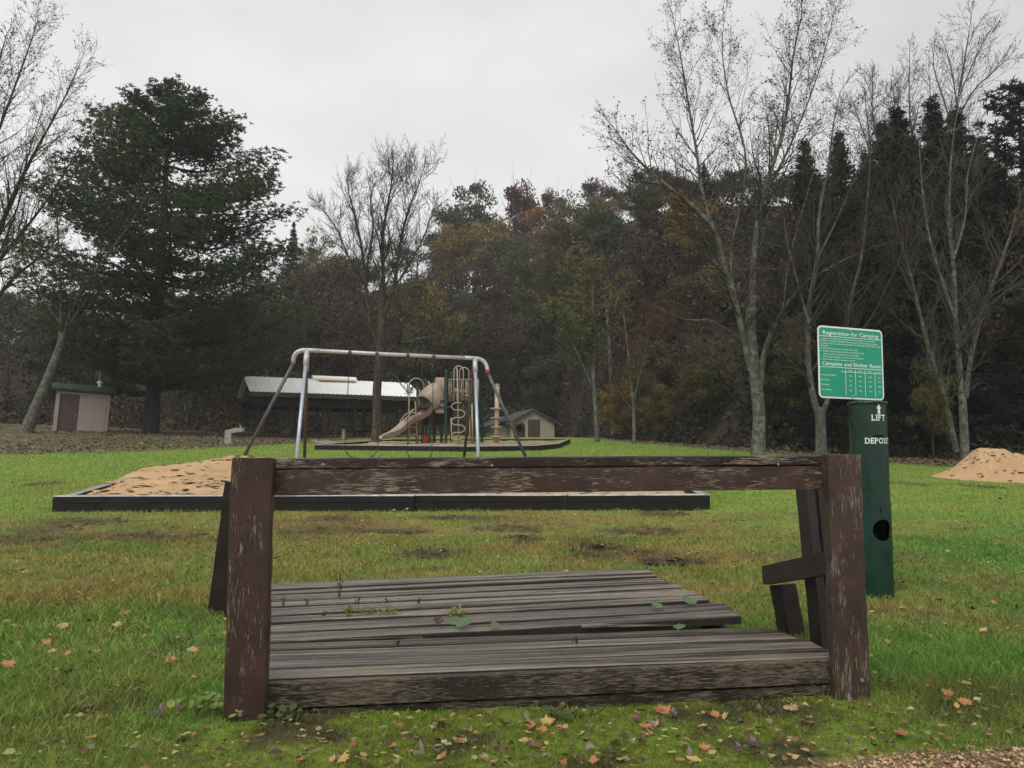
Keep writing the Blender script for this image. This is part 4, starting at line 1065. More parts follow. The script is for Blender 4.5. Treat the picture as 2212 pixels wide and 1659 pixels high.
def solve_x(px, yy):
    lo, hi = -3, EL + 6
    for _ in range(40):
        mid_ = (lo + hi) / 2; wx = E0.x + mid_ * math.cos(ea) - yy * math.sin(ea); wy = E0.y + mid_ * math.sin(ea) + yy * math.cos(ea)
        if proj((wx, wy, 2))[0] < px: lo = mid_
        else: hi = mid_
    return lo
for px_i, yy, mt in ((556, .75, m_postb), (627, .75, m_postb), (697, .75, m_postb), (766, .75, m_postb), (834, .75, m_postb), (900, .75, m_postb),
                     (634, HALF * 2 - .75, m_postl), (708, HALF * 2 - .75, m_postl), (785, HALF * 2 - .75, m_postl), (862, HALF * 2 - .75, m_postl)):
    x = solve_x(px_i, yy); m = MB(); g0 = ground_local(x, yy) - .1; m.beam((x, yy, g0), (x, yy, -.35), .15, .15, Vector((0, 1, 0))); m.build('post', mt, sh)
x = solve_x(710, HALF * 2 - .95); zs_ = at(711, 888, E0.y + 8).z - E0.z
m = MB(); m.box((x, HALF * 2 - .86, zs_), (.46, .02, .34)); ob = m.build('shelter_sign', plain('small_sign_green', (.02, .26, .16), rough=.4), None)
ob.matrix_world = Matrix.Translation(sh.location) @ Matrix.Rotation(ea, 4, 'Z'); tag(ob, 'small blank green sign fixed to a rear post of the picnic shelter', 'sign')
m_slab = plain('concrete', (.26, .24, .21), rough=.85, scale=2, bmp=.2)
# picnic tables
def picnic_table():
    root = thing('picnic_table', None, 'picnic table')
    mt = plain('dark_table_wood', (.022, .019, .016), rough=.6, scale=10)
    m = MB(); [m.box((0, -.3 + .15 * k, .75), (1.85, .14, .04)) for k in range(5)]; m.build('table_top', mt, root)
    for s_ in (-1, 1):
        m = MB(); [m.box((0, s_ * (.70 + .13 * k), .45), (1.85, .12, .04)) for k in range(2)]; m.build('bench_seat', mt, root)
    for s_ in (-1, 1):
        m = MB(); m.tube([(s_ * .7, -.75, .42), (s_ * .7, -.62, .05), (s_ * .7, -.35, .03), (s_ * .7, -.22, .72)], .03, 8); m.tube([(s_ * .7, .75, .42), (s_ * .7, .62, .05), (s_ * .7, .35, .03), (s_ * .7, .22, .72)], .03, 8)
        m.tube([(s_ * .7, -.8, .42), (s_ * .7, .8, .42)], .025, 6); m.build('leg_frame', mt, root)
    return root
TB = [(578, 51.6, .35, 'dark picnic table at the left end of the shelter'), (662, 53.5, 1.3, 'dark picnic table behind the brown swing leg, second from the left in the shelter'),
      (748, 54.0, 1.45, 'dark picnic table in the middle of the shelter behind the grill'), (803, 57, 1.5, 'dark picnic table behind the bare tree trunk in the shelter')]
pt0 = picnic_table()
for k, (px_i, Yk, rz, lab) in enumerate(TB):
    p = at(px_i, 940, Yk); o = pt0 if k == 0 else copy_tree(pt0, (0, 0, 0))
    o.location = (p.x, Yk, gz(p.x, Yk) - .01); o.rotation_euler = (0, 0, rz); tag(o, lab, 'picnic table', 'picnic tables under the shelter')
p = at(742, 950, 47); gr = thing('pedestal_grill', 'small dark charcoal grill on a pale pedestal in front of the shelter', 'grill', (p.x, 47, gz(p.x, 47)))
m = MB(); m.tube([(0, 0, -.1), (0, 0, .62)], .10, 12); m.build('pedestal', m_slab, gr)
m = MB(); m.box((0, 0, .70), (.55, .42, .05)); m.box((-.26, 0, .81), (.03, .42, .22)); m.box((.26, 0, .81), (.03, .42, .22)); m.box((0, .2, .81), (.52, .03, .22)); m.build('fire_box', m_beamd, gr)
m = MB(); m.box((0, -.03, .88), (.50, .34, .015)); m.build('grate', m_dull, gr)
# concrete path by the shelter
def patch(name, pxs, mat_, lab, lift=.012):
    P = [gpt(a_, b_, hi=80) for a_, b_ in pxs]; m = MB(); n = len(P); cx = sum((p for p in P), Vector()) / n
    V = [Vector((p.x, p.y, gz(p.x, p.y) + lift)) for p in P] + [Vector((cx.x, cx.y, gz(cx.x, cx.y) + lift))]
    m.add(V, [(i, (i + 1) % n, n) for i in range(n)]); o = m.build(name, mat_); return struct(o, lab)
patch('path', [(664, 954), (700, 960.5), (742, 960.5), (716, 954), (700, 950.5), (668, 950)], m_slab, 'pale concrete path end beside the shelter', .03)
# drinking fountain
p = at(494, 962, 38.5); df = thing('drinking_fountain', 'pale concrete drinking fountain with a long sloped arm standing on the grass', 'fountain', (p.x, 38.5, gz(p.x, 38.5)))
m_conc = plain('pale_concrete', (.30, .29, .23), rough=.8, scale=9, bmp=.2)
m = MB(); D = df.location
def dp(px, py, y=0): q = at(px, py, 38.5 + y) - D; return q
o_ = [dp(486.5, 964), dp(502.8, 964), dp(501.5, 936), dp(527, 932.5), dp(526, 924), dp(510, 924.5), dp(488, 930)]
m.prism([Vector((q.x, -.16, q.z)) for q in o_], (0, .32, 0)); m.build('pillar', m_conc, df, bevel=.015)
m = MB(); q = dp(519.5, 924); m.tube([(q.x, 0, q.z - .02), (q.x, 0, q.z + .09), (q.x - .05, 0, q.z + .11)], .018, 8); m.build('spout', m_silver, df)

# ================================================================== TOILET HUT (leans)
m_cin = new_mat('pink_block')
m_cin, t, b = m_cin
v = coords(t, rnd=False); br = nd(t, 'TexBrick', {'Vector': nd(t, 'Mapping', {'Vector': v, 'Rotation': (R(90), 0, 0)}).outputs[0], 'Color1': (.36, .29, .255, 1), 'Color2': (.34, .275, .24, 1), 'Mortar': (.29, .235, .21, 1), 'Scale': 1.0, 'Mortar Size': .008, 'Brick Width': .4, 'Row Height': .2})
t.links.new(mix(t, .35, br.outputs[0], ramp(t, noise(t, v, 3, 4), [(.3, (.30, .245, .215)), (.7, (.38, .31, .27))])), b.inputs['Base Color']); b.inputs['Roughness'].default_value = .8
m_bdoor = plain('brown_door', (.075, .045, .038), rough=.6, scale=2, var=.1)
m_roofd = plain('dark_shingle', (.032, .042, .026), rough=.9, scale=5, var=.5, bmp=.5)
HY = 46.0
pL = at(112.5, 930.5, HY); pRt = at(231, 933.5, HY + 1.35); hut_w = (Vector((pRt.x, pRt.y)) - Vector((pL.x, pL.y))).length; ha = math.atan2(pRt.y - pL.y, pRt.x - pL.x)
hut = thing('toilet_hut', 'pinkish block toilet hut with brown door leaning slightly under the big pine', 'hut', (pL.x, HY, min(pL.z, gz(pL.x, HY)) - .02), rot=(R(-1), R(3.2), ha))
hz_ = 2.30; dep = 2.3
m = MB(); dx0, dx1 = hut_w * .075, hut_w * .435; dz = hz_ - .14
# walls with door opening
for (x0, x1, z0, z1) in ((0, dx0, -.25, hz_), (dx1, hut_w, -.25, hz_), (dx0, dx1, dz, hz_)): m.box(((x0 + x1) / 2, .09, (z0 + z1) / 2), (x1 - x0 - .001, .18, z1 - z0))
m.box((hut_w - .09, dep / 2, (hz_ - .25) / 2), (.18, dep - .37, hz_ + .25)); m.box((.09, dep / 2, (hz_ - .25) / 2), (.18, dep - .37, hz_ + .25)); m.box((hut_w / 2, dep - .09, (hz_ - .25) / 2), (hut_w, .18, hz_ + .25))
m.build('wall', m_cin, hut)
m = MB(); m.box(((dx0 + dx1) / 2, .10, dz / 2 - .1), (dx1 - dx0 - .02, .05, dz + .18)); dr = m.build('door', m_bdoor, hut)
m = MB(); m.tube([(dx1 - .14, .03, 1.0), (dx1 - .14, .06, 1.0)], .03, 8); m.build('handle', m_silver, dr)
m = MB(); m.box((hut_w - .22, -.012, 1.1), (.07, .024, 1.9)); m.box((hut_w / 2, -.014, .02), (hut_w * .5, .022, .08)); m.build('trim', m_cin, hut)
m = MB(); ov = .27; rz0, rz1 = hz_ + .02, hz_ + .44
m.add([(-ov, -ov, rz0), (hut_w + ov, -ov, rz0), (hut_w + ov, dep / 2, rz1), (-ov, dep / 2, rz1), (-ov, dep + ov, rz0), (hut_w + ov, dep + ov, rz0),
       (-ov, -ov, rz0 + .12), (hut_w + ov, -ov, rz0 + .12), (hut_w + ov, dep / 2, rz1 + .12), (-ov, dep / 2, rz1 + .12), (-ov, dep + ov, rz0 + .12), (hut_w + ov, dep + ov, rz0 + .12)],
      [(0, 1, 7, 6), (6, 7, 8, 9), (9, 8, 11, 10), (10, 11, 5, 4), (1, 2, 8, 7), (2, 5, 11, 8), (3, 0, 6, 9), (4, 3, 9, 10), (1, 0, 3, 2), (2, 3, 4, 5)])
rfh = m.build('roof', m_roofd, hut)
m = MB(); xv = hut_w * .79; m.lathe([(.10, rz1 - .1), (.10, rz1 + .24), (.17, rz1 + .26), (.18, rz1 + .34), (.10, rz1 + .42)], (xv, dep / 2 - .1, 0), 14); m.build('vent_pipe', plain('white_vent', (.75, .76, .75), rough=.4), rfh)

# ================================================================== SHED
SY = 74.0; a = at(1103.5, 951, SY); b = at(1197.5, 951.5, SY + 1.0)
sa = math.atan2(b.y - a.y, b.x - a.x); sw_ = (Vector((b.x, b.y)) - Vector((a.x, a.y))).length
shed = thing('storage_shed', 'small tan gabled shed with dark brown door at the foot of the wooded hill', 'shed', (a.x, SY, min(gz(a.x, SY), a.z) - .02), sa)
m_shed = plain('tan_siding', (.38, .325, .27), rough=.8, scale=2, var=.08); eh = at(1197, 912.5, SY).z - shed.location.z; ph = at(1153, 886, SY).z - shed.location.z; sdp = 6.5
m = MB(); m.prism([Vector((0, 0, -.3)), Vector((sw_, 0, -.3)), Vector((sw_, 0, eh)), Vector((sw_ / 2, 0, ph)), Vector((0, 0, eh))], (0, sdp, 0)); m.v = [(p[0], p[1] * 1, p[2]) for p in m.v]
ws = m.build('wall', m_shed, shed)
dxa, dxb = sw_ * (1140 - 1103.5) / 94, sw_ * (1166.5 - 1103.5) / 94; dhz = at(1150, 905.5, SY).z - shed.location.z
m = MB(); m.box(((dxa + dxb) / 2, -.015, dhz / 2), (dxb - dxa, .03, dhz)); m.build('door', m_bdoor, shed)
m = MB()
for x_ in (dxa - .05, dxb + .05): m.box((x_, -.02, dhz / 2), (.10, .04, dhz))
m.box(((dxa + dxb) / 2, -.021, dhz + .05), (dxb - dxa + .2, .042, .1))
for x_ in (sw_ * .80, sw_ * .90): m.box((x_, -.008, eh / 2), (.03, .015, eh))
m.build('trim', m_shed, shed)
ovx = .45
for sgn_ in (-1, 1):
    xe = -ovx if sgn_ < 0 else sw_ + ovx; ze = eh - ovx * (ph - eh) / (sw_ / 2)
    m = MB(); P = [Vector((sw_ / 2, -.35, ph + .02)), Vector((xe, -.35, ze + .02)), Vector((xe, -.35, ze + .16)), Vector((sw_ / 2, -.35, ph + .18))]
    if sgn_ > 0: P = P[::-1]
    m.prism(P, (0, sdp + .7, 0)); m.build('roof', plain('grey_shingle', (.075, .08, .08), rough=.85, scale=3, var=.3) if sgn_ < 0 else bpy.data.materials['grey_shingle'], shed)
# lower lean-to wing on the left side
lw = (1103.5 - 1080) / F * SY + .3
m = MB(); m.box((-lw / 2, sdp / 2 + .6, eh / 2 - .25), (lw, sdp - 1.2, eh + .1)); m.build('side_wing', m_shed, shed)
m = MB(); P = [Vector((.0, .3, eh + .55)), Vector((-lw - .5, .3, eh - .35)), Vector((-lw - .5, .3, eh - .22)), Vector((0, .3, eh + .68))]; m.prism(P, (0, sdp, 0)); m.build('side_roof', bpy.data.materials['grey_shingle'], shed)
p = at(1122, 950, 70); bar = thing('fire_barrel', 'dark rusty barrel with round opening in front of the shed', 'barrel', (p.x, 70, gz(p.x, 70)))
m = MB(); m.lathe([(.48, -.05), (.5, .3), (.47, .32), (.5, .6), (.5, 1.0), (.44, 1.35), (.25, 1.55), (.05, 1.6)], (0, 0, 0), 18); m.build('drum', m_rust, bar)
m = MB(); m.lathe([(.30, 0), (.30, .04)], (0, -.50, 1.0), 16, Matrix.Rotation(R(90), 3, 'X')); m.build('opening', m_black, bar)

# ================================================================== TREES
def rnd_perp(d, r):
    a = d.orthogonal().normalized(); b = d.cross(a); th = r.uniform(0, 2 * math.pi); return a * math.cos(th) + b * math.sin(th)
def grow(mb, p, d, L_, r0, lvl, maxl, r, tips, P):
    nseg = 4 if lvl <= 1 else 3
    if lvl == maxl: nseg = 2
    pts = [p]; step = L_ / nseg; dd = d.copy()
    for k in range(nseg):
        dd = (dd + Vector((r.gauss(0, 1), r.gauss(0, 1), r.gauss(0, 1))) * P['wander'] + Vector((0, 0, P['up']))).normalized(); pts.append(pts[-1] + dd * step)
    rad = [max(P['rmin'], r0 * (1 - .72 * k / nseg)) for k in range(nseg + 1)]
    mb.tube(pts, rad, P['sides'][min(lvl, len(P['sides']) - 1)], cap=False)
    if lvl >= maxl: tips.append((pts[-1], dd, L_)); tips.append((pts[1], dd, L_)); return
    nc = P['kids'][min(lvl, len(P['kids']) - 1)]; nc = max(1, int(nc * r.uniform(.75, 1.25) + .5))
    for c in range(nc):
        t_ = (c + r.uniform(.2, 1)) / nc * (1 - P['t0']) + P['t0']; t_ = min(.98, t_); f = t_ * nseg; k = min(nseg - 1, int(f)); q = pts[k].lerp(pts[k + 1], f - k)
        tg = (pts[k + 1] - pts[k]).normalized(); a_ = R(r.uniform(*P['ang'])); cd = (tg * math.cos(a_) + rnd_perp(tg, r) * math.sin(a_)).normalized()
        grow(mb, q, cd, L_ * r.uniform(.38, .62) * (1.15 - .5 * t_), rad[k] * r.uniform(.42, .6), lvl + 1, maxl, r, tips, P)
    grow(mb, pts[-1], dd, L_ * .5, rad[-1], lvl + 1, maxl, r, tips, P)
DEF = dict(wander=.10, up=.06, rmin=.004, sides=[8, 6, 4, 3, 3], kids=[7, 5, 4, 3], t0=.22, ang=(28, 55))
def leaf_quads(tips, n, size, r, spread=.25, k=4):
    if not tips: return np.zeros((0, 4, 3))
    idx = r.integers(0, len(tips), n); base = np.array([tuple(t_[0]) for t_ in tips])[idx] + r.normal(0, spread, (n, 3))
    a = r.normal(0, 1, (n, 3)); a /= np.linalg.norm(a, axis=1)[:, None]; b = r.normal(0, 1, (n, 3)); b -= a * (a * b).sum(1)[:, None]; b /= np.linalg.norm(b, axis=1)[:, None]
    s = size * (.6 + .8 * r.random(n))[:, None]
    return np.stack([base - a * s, base + b * s * .62, base + a * s, base - b * s * .5], 1)
def crown_obj(name, tube_mb, quads, mats, parent):
    """one crown mesh: twigs (slot 0) and leaves (slot 1)"""
    V = [np.array(tube_mb.v, float).reshape(-1, 3)] if tube_mb and tube_mb.v else [np.zeros((0, 3))]
    fl = []; ls = []; mi = []; c = 0
    if tube_mb:
        for f in tube_mb.f: ls.append(c); fl.extend(f); c += len(f); mi.append(0)
    nv = len(V[0]); k = quads.shape[0]
    if k: V.append(quads.reshape(-1, 3))
    fl = np.concatenate([np.array(fl, np.int64), np.arange(k * 4) + nv]); ls = np.concatenate([np.array(ls, np.int64), c + np.arange(k) * 4]); mi = np.concatenate([np.array(mi, np.int64), np.ones(k, np.int64)])
    return raw_mesh(name, np.concatenate(V), fl, ls, None, mats, parent=parent, mi=mi)
m_bark = bark('bark_grey', lf=.45); m_bark_d = bark('bark_dark', c1=(.045, .038, .033), c2=(.016, .014, .012), lichen=(.07, .075, .055), lf=.2)
m_bark_l = bark('bark_lichen', c1=(.095, .090, .072), c2=(.05, .046, .038), lichen=(.20, .215, .16), lf=.75)
m_twig = plain('twig', (.045, .038, .033), rough=.9, var=.3, scale=2); m_twig_g = plain('twig_pale', (.072, .064, .057), rough=.9, var=.25, scale=2)
m_lf_brown = leafmat('leaf_brown', [(.045, .025, .015), (.085, .045, .022), (.05, .035, .02)])
m_lf_yg = leafmat('leaf_yellow_green', [(.09, .095, .03), (.16, .15, .055), (.13, .14, .05), (.06, .06, .025)])

def px_path(pl, Y0, dys=None):
    n = len(pl); return [at(p[0], p[1], Y0 + (dys[k] if dys else 0)) for k, p in enumerate(pl)]
def big_tree(name, label, trunk_px, Y0, limbs, twig, group=None, leaf=None, seed=1, P=None, mats=None, cat='tree', root_px=None, flare=1.25):
    """trunk_px: [(px,py,radius px)], limbs: list of (pixel path with radius px, depth drift, n children, child length m)"""
    P = dict(DEF, **(P or {})); r = random.Random(seed); nr = np.random.default_rng(seed)
    base = trunk_px[0]; b3 = at(base[0], base[1], Y0); root = thing(name, label, cat, (b3.x, Y0, gz(b3.x, Y0)), group=group); O = root.location
    sc = Y0 / F; mats = mats or (m_bark, m_twig, m_lf_brown)
    m = MB(); pts = [at(a_, b_, Y0) - O for a_, b_, _ in trunk_px]; rad = [c_ * sc * .86 for _, _, c_ in trunk_px]
    pts = [Vector((pts[0].x, pts[0].y, -.25))] + [Vector((pts[0].x, 0, .12))] + pts[1:]; rad = [rad[0] * flare, rad[0] * (1 + (flare - 1) * .35)] + rad[1:]
    def smooth(pts, rad, it=3, jit=.0):
        P2 = []; R2 = []
        for k in range(len(pts) - 1):
            p0 = pts[max(k - 1, 0)]; p1 = pts[k]; p2 = pts[k + 1]; p3 = pts[min(k + 2, len(pts) - 1)]
            for q in range(it):
                t_ = q / it; t2, t3 = t_ * t_, t_ ** 3
                P2.append(.5 * ((2 * p1) + (p2 - p0) * t_ + (2 * p0 - 5 * p1 + 4 * p2 - p3) * t2 + (3 * p1 - p0 - 3 * p2 + p3) * t3)); R2.append(rad[k] + (rad[k + 1] - rad[k]) * t_)
        P2.append(pts[-1]); R2.append(rad[-1]); return P2, R2
    sp_, sr_ = smooth(pts, rad, 4); m.tube(sp_, sr_, 14)
    tw = MB(); tips = []
    for (lp, drift, nk, clen) in limbs:
        nk = int(nk * 1.45); clen *= P.get('cl', .82)
        n = len(lp); P3 = [at(q[0], q[1], Y0 + drift * (k / (n - 1)) ** 1.1) - O for k, q in enumerate(lp)]; R3 = [max(.007, q[2] * sc * .82) for q in lp]
        sp_, sr_ = smooth(P3, R3, 4); m.tube(sp_, sr_, 8, cap=False)
        N = len(sp_) - 1
        for c in range(nk):
            t_ = .12 + .86 * (c + r.random()) / nk; f = t_ * N; k = min(N - 1, int(f)); q = sp_[k].lerp(sp_[k + 1], f - k); tg = (sp_[k + 1] - sp_[k]).normalized()
            a_ = R(r.uniform(25, 60)); cd = (tg * math.cos(a_) + rnd_perp(tg, r) * math.sin(a_) + Vector((0, 0, .18))).normalized()
            grow(tw, q, cd, clen * r.uniform(.6, 1.2) * (1.15 - .55 * t_), max(.006, sr_[k] * .42), 1, P.get('maxl', 3), r, tips, P)
        grow(tw, sp_[-1], (sp_[-1] - sp_[-2]).normalized(), clen * .4, sr_[-1], 1, P.get('maxl', 3), r, tips, P)
    m.build('trunk', mats[0], root, smooth=True)
    nl, ls_ = leaf or (0, .04)
    crown_obj('crown', tw, leaf_quads(tips, nl, ls_, nr, .06) if nl else np.zeros((0, 4, 3)), [mats[1], mats[2]], root)
    return root
# --- the tall maple right of centre
big_tree('maple_tree', 'tall half bare maple with a thick lichen-grey trunk left of the green sign', [(1636, 979, 17), (1640, 900, 15.5), (1630, 800, 14.5), (1622, 720, 13.5), (1624, 640, 12)], 24.5, [
    ([(1622, 800, 9), (1606, 730, 8.5), (1588, 650, 8), (1560, 560, 7.5), (1545, 500, 7), (1490, 440, 5.5), (1420, 385, 4), (1365, 330, 2.5), (1325, 275, 1.2)], -1.5, 26, 1.8),
    ([(1545, 500, 6), (1520, 430, 5), (1505, 330, 4), (1488, 230, 3), (1470, 120, 1.8), (1452, 30, .9)], 1.5, 26, 2.0),
    ([(1590, 660, 5), (1580, 560, 4.5), (1600, 440, 4), (1610, 330, 3.2), (1575, 210, 2.4), (1560, 110, 1.6), (1565, 40, .8)], 2.5, 24, 1.9),
    ([(1624, 640, 9), (1632, 520, 7.5), (1645, 430, 6), (1675, 340, 4.8), (1700, 240, 3.5), (1712, 130, 2.3), (1730, 40, 1.2)], -1, 30, 2.2),
    ([(1645, 430, 4), (1690, 350, 3.2), (1730, 260, 2.4), (1770, 150, 1.6), (1800, 40, .9)], 2.5, 24, 2.0),
    ([(1560, 560, 3.5), (1500, 500, 3), (1440, 470, 2.2), (1385, 425, 1.3), (1340, 390, .8)], -1.5, 14, 1.4),
    ([(1642, 840, 8), (1652, 760, 7), (1680, 690, 5.5), (1730, 620, 4), (1790, 580, 3), (1860, 545, 2), (1930, 520, 1)], -2.5, 16, 1.6),
    ([(1690, 680, 3), (1705, 560, 2.6), (1735, 450, 2), (1760, 360, 1.2)], 2, 12, 1.6),
    ([(1605, 735, 4), (1540, 695, 3), (1480, 690, 2), (1410, 660, 1)], -3, 10, 1.2)],
    None, leaf=(9000, .034), seed=5, P=dict(rmin=.0035), mats=(m_bark_l, m_twig, m_lf_brown))
# --- forked tree behind the right post
big_tree('maple_tree', 'grey forked maple rising behind the right post of the platform', [(1775, 990, 14), (1773, 930, 13), (1772, 880, 12)], 22.5, [
    ([(1770, 900, 10), (1755, 850, 9), (1745, 760, 8), (1748, 660, 7), (1765, 560, 6), (1770, 460, 5), (1790, 360, 3.5), (1800, 270, 2), (1815, 200, 1)], 1, 26, 1.9),
    ([(1778, 890, 7), (1800, 830, 6.5), (1822, 760, 5.5), (1835, 660, 5), (1860, 560, 4), (1872, 450, 3), (1880, 330, 2), (1870, 230, 1)], -1.5, 24, 1.8),
    ([(1748, 700, 4), (1720, 600, 3.2), (1700, 520, 2.4), (1690, 440, 1.4)], 2, 12, 1.5), ([(1822, 760, 4), (1880, 690, 3), (1925, 600, 2.2), (1960, 520, 1.2)], -2, 12, 1.5),
    ([(1765, 560, 3), (1810, 470, 2.4), (1850, 380, 1.6), (1900, 300, 1)], 2.5, 14, 1.6)],
    None, leaf=(1500, .032), seed=6, mats=(m_bark, m_twig, m_lf_brown))
# --- clump of slender stems at the right
big_tree('ash_tree', 'slender pale-barked tree with several upright stems right of the deposit tube', [(2084, 985, 11), (2082, 920, 10), (2078, 850, 9)], 23.5, [
    ([(2080, 880, 8), (2072, 780, 7), (2064, 680, 6.5), (2060, 580, 5.5), (2050, 480, 4.5), (2052, 380, 3.2), (2060, 290, 2), (2075, 200, 1.3), (2095, 60, .7)], 1, 22, 1.9),
    ([(2086, 860, 7), (2098, 770, 6.5), (2120, 680, 5.5), (2150, 600, 4.5), (2185, 500, 3), (2205, 420, 1.8)], -1.5, 18, 1.7),
    ([(2066, 975, 8), (2050, 900, 7), (2030, 830, 6.5), (2005, 750, 5.5), (1985, 670, 5), (1965, 590, 4), (1940, 500, 2.8), (1925, 420, 1.6)], -2, 20, 1.7),
    ([(2064, 690, 4), (2020, 560, 3.4), (2000, 470, 2.6), (1990, 380, 1.8), (1985, 300, 1)], 2.5, 16, 1.6),
    ([(2060, 560, 3.2), (2085, 470, 2.6), (2090, 380, 1.8), (2110, 300, 1.1)], 2.5, 14, 1.6),
    ([(2072, 760, 3), (2100, 700, 2.4), (2160, 640, 1.8), (2212, 610, 1)], -3, 8, 1.3)],
    None, leaf=(500, .03), seed=7, mats=(m_bark_l, m_twig_g, m_lf_brown))
# --- bare tree top over the spruces
big_tree('bare_tree', 'pale bare tree fanning out against the sky above the dark spruces', [(2070, 960, 7), (2060, 700, 6), (2055, 420, 5)], 40, [
    ([(2055, 430, 4), (2060, 330, 3.4), (2065, 240, 2.6), (2080, 150, 1.8), (2098, 40, .8)], 0, 14, 2.2), ([(2062, 300, 2.6), (2040, 220, 2), (2020, 160, 1.4), (2015, 110, .7)], 2, 9, 1.6),
    ([(2063, 270, 2.6), (2100, 200, 2), (2140, 160, 1.4), (2178, 125, .7)], -2, 10, 1.7), ([(2068, 230, 2.2), (2055, 150, 1.6), (2040, 95, .9)], 1, 8, 1.5), ([(2075, 200, 2.2), (2105, 130, 1.6), (2135, 70, .8)], 1, 9, 1.6)],
    None, leaf=(60, .06), seed=8, P=dict(rmin=.007, kids=[5, 3, 3, 2]), mats=(m_bark, m_twig_g, m_lf_brown))
for k, (bx, tx, ty, lab, Yk) in enumerate(((1935, 1940, 190, 'pale bare tree standing behind the spruces with its top above them', 42), (1900, 1885, 170, 'thin bare tree above the forked maple crown', 44), (1975, 1965, 110, 'tall thin bare tree top left of the fan-shaped bare tree', 46))):
    big_tree('bare_tree', lab, [(bx, 960, 7), (bx + 5, 650, 6), (bx, 430, 4.5)], Yk, [
        ([(bx, 450, 3.4), (bx + 5, 350, 2.6), (tx, 250, 2), (tx, ty, .7)], 0, 16, 2.0), ([(bx, 400, 2.6), (bx - 30, 300, 1.8), (tx - 40, ty + 60, .7)], 2, 11, 1.7), ([(bx + 3, 380, 2.6), (bx + 35, 290, 1.8), (tx + 42, ty + 50, .7)], -2, 11, 1.7)],
        None, leaf=(150, .05), seed=20 + k, P=dict(rmin=.007, kids=[5, 4, 3, 2]), mats=(m_bark, m_twig_g, m_lf_brown))
# --- vase-shaped bare tree in front of the shelter
big_tree('bare_tree', 'large vase-shaped bare tree standing in front of the picnic shelter', [(813, 958, 13), (815, 900, 11.5), (814, 850, 11), (818, 800, 10.5), (822, 740, 10), (824, 680, 8)], 38, [
    ([(820, 760, 6.5), (800, 700, 6), (790, 620, 5), (782, 540, 4), (765, 460, 2.8), (754, 420, 1.6), (750, 385, .9)], 2, 24, 2.2), ([(824, 700, 6.5), (828, 600, 5.2), (826, 520, 4.2), (838, 440, 3), (845, 400, 1.8), (848, 362, .9)], -1.5, 26, 2.2),
    ([(826, 690, 5.5), (850, 620, 4.6), (862, 540, 3.8), (880, 460, 2.6), (900, 410, 1.5), (912, 375, .8)], -2, 24, 2.2), ([(800, 700, 3.4), (790, 600, 3), (806, 500, 2.4), (800, 430, 1.6), (812, 395, .8)], 2.5, 18, 1.9),
    ([(790, 620, 3), (755, 560, 2.4), (730, 500, 1.8), (700, 455, .9)], -2, 14, 1.8), ([(850, 625, 3), (890, 560, 2.5), (920, 500, 1.8), (940, 440, .9)], 2, 14, 1.8),
    ([(822, 790, 5), (850, 750, 4), (900, 735, 3), (960, 720, 2), (1010, 700, 1)], -3, 14, 1.6), ([(816, 770, 4), (770, 730, 3), (720, 715, 2), (670, 700, 1)], -2, 12, 1.6),
    ([(820, 820, 3), (845, 805, 2.4), (866, 830, 1.4), (880, 848, .8)], -3, 7, 1.0)],
    None, leaf=(1800, .04), seed=9, P=dict(rmin=.006, up=.10, cl=.80), mats=(bark('bark_brown', c1=(.075, .060, .045), c2=(.028, .022, .018), lichen=(.12, .125, .08), lf=.5), m_twig, m_lf_yg))
# --- two slim trees at the lawn edge
big_tree('young_tree', 'slim tree with sparse yellow-green leaves at the edge of the lawn right of the shed', [(1290, 957, 6.5), (1286, 880, 5.5), (1281, 800, 5)], 43, [
    ([(1281, 810, 4), (1272, 740, 3.4), (1262, 680, 2.6), (1245, 620, 1.6), (1235, 590, .8)], 1, 16, 1.7), ([(1282, 800, 4), (1285, 720, 3.4), (1280, 650, 2.4), (1285, 585, .9)], -1, 18, 1.7),
    ([(1282, 790, 3.4), (1305, 720, 2.6), (1330, 660, 1.8), (1345, 610, .8)], 1, 15, 1.6), ([(1286, 850, 3), (1255, 780, 2.4), (1225, 720, 1.6), (1200, 670, .8)], -1.5, 13, 1.6)],
    None, leaf=(5200, .085), seed=10, P=dict(rmin=.006, maxl=2), mats=(m_bark_l, m_twig_g, m_lf_yg))
big_tree('young_tree', 'small slim tree with few reddish leaves, right of the yellow-green lawn tree', [(1370, 958, 4.6), (1369, 900, 4), (1366, 850, 3.6)], 41, [
    ([(1366, 860, 3), (1360, 790, 2.4), (1352, 720, 1.6), (1345, 660, .8)], 1, 12, 1.3), ([(1368, 870, 2.6), (1385, 800, 2), (1400, 730, 1.4), (1395, 670, .8)], -1, 12, 1.3), ([(1369, 890, 2), (1340, 850, 1.5), (1320, 800, .8)], -1, 8, 1.0)],
    None, leaf=(1500, .07), seed=12, P=dict(rmin=.006, maxl=2), mats=(m_bark_l, m_twig_g, leafmat('leaf_russet', [(.08, .04, .025), (.12, .065, .035), (.10, .08, .035)])))
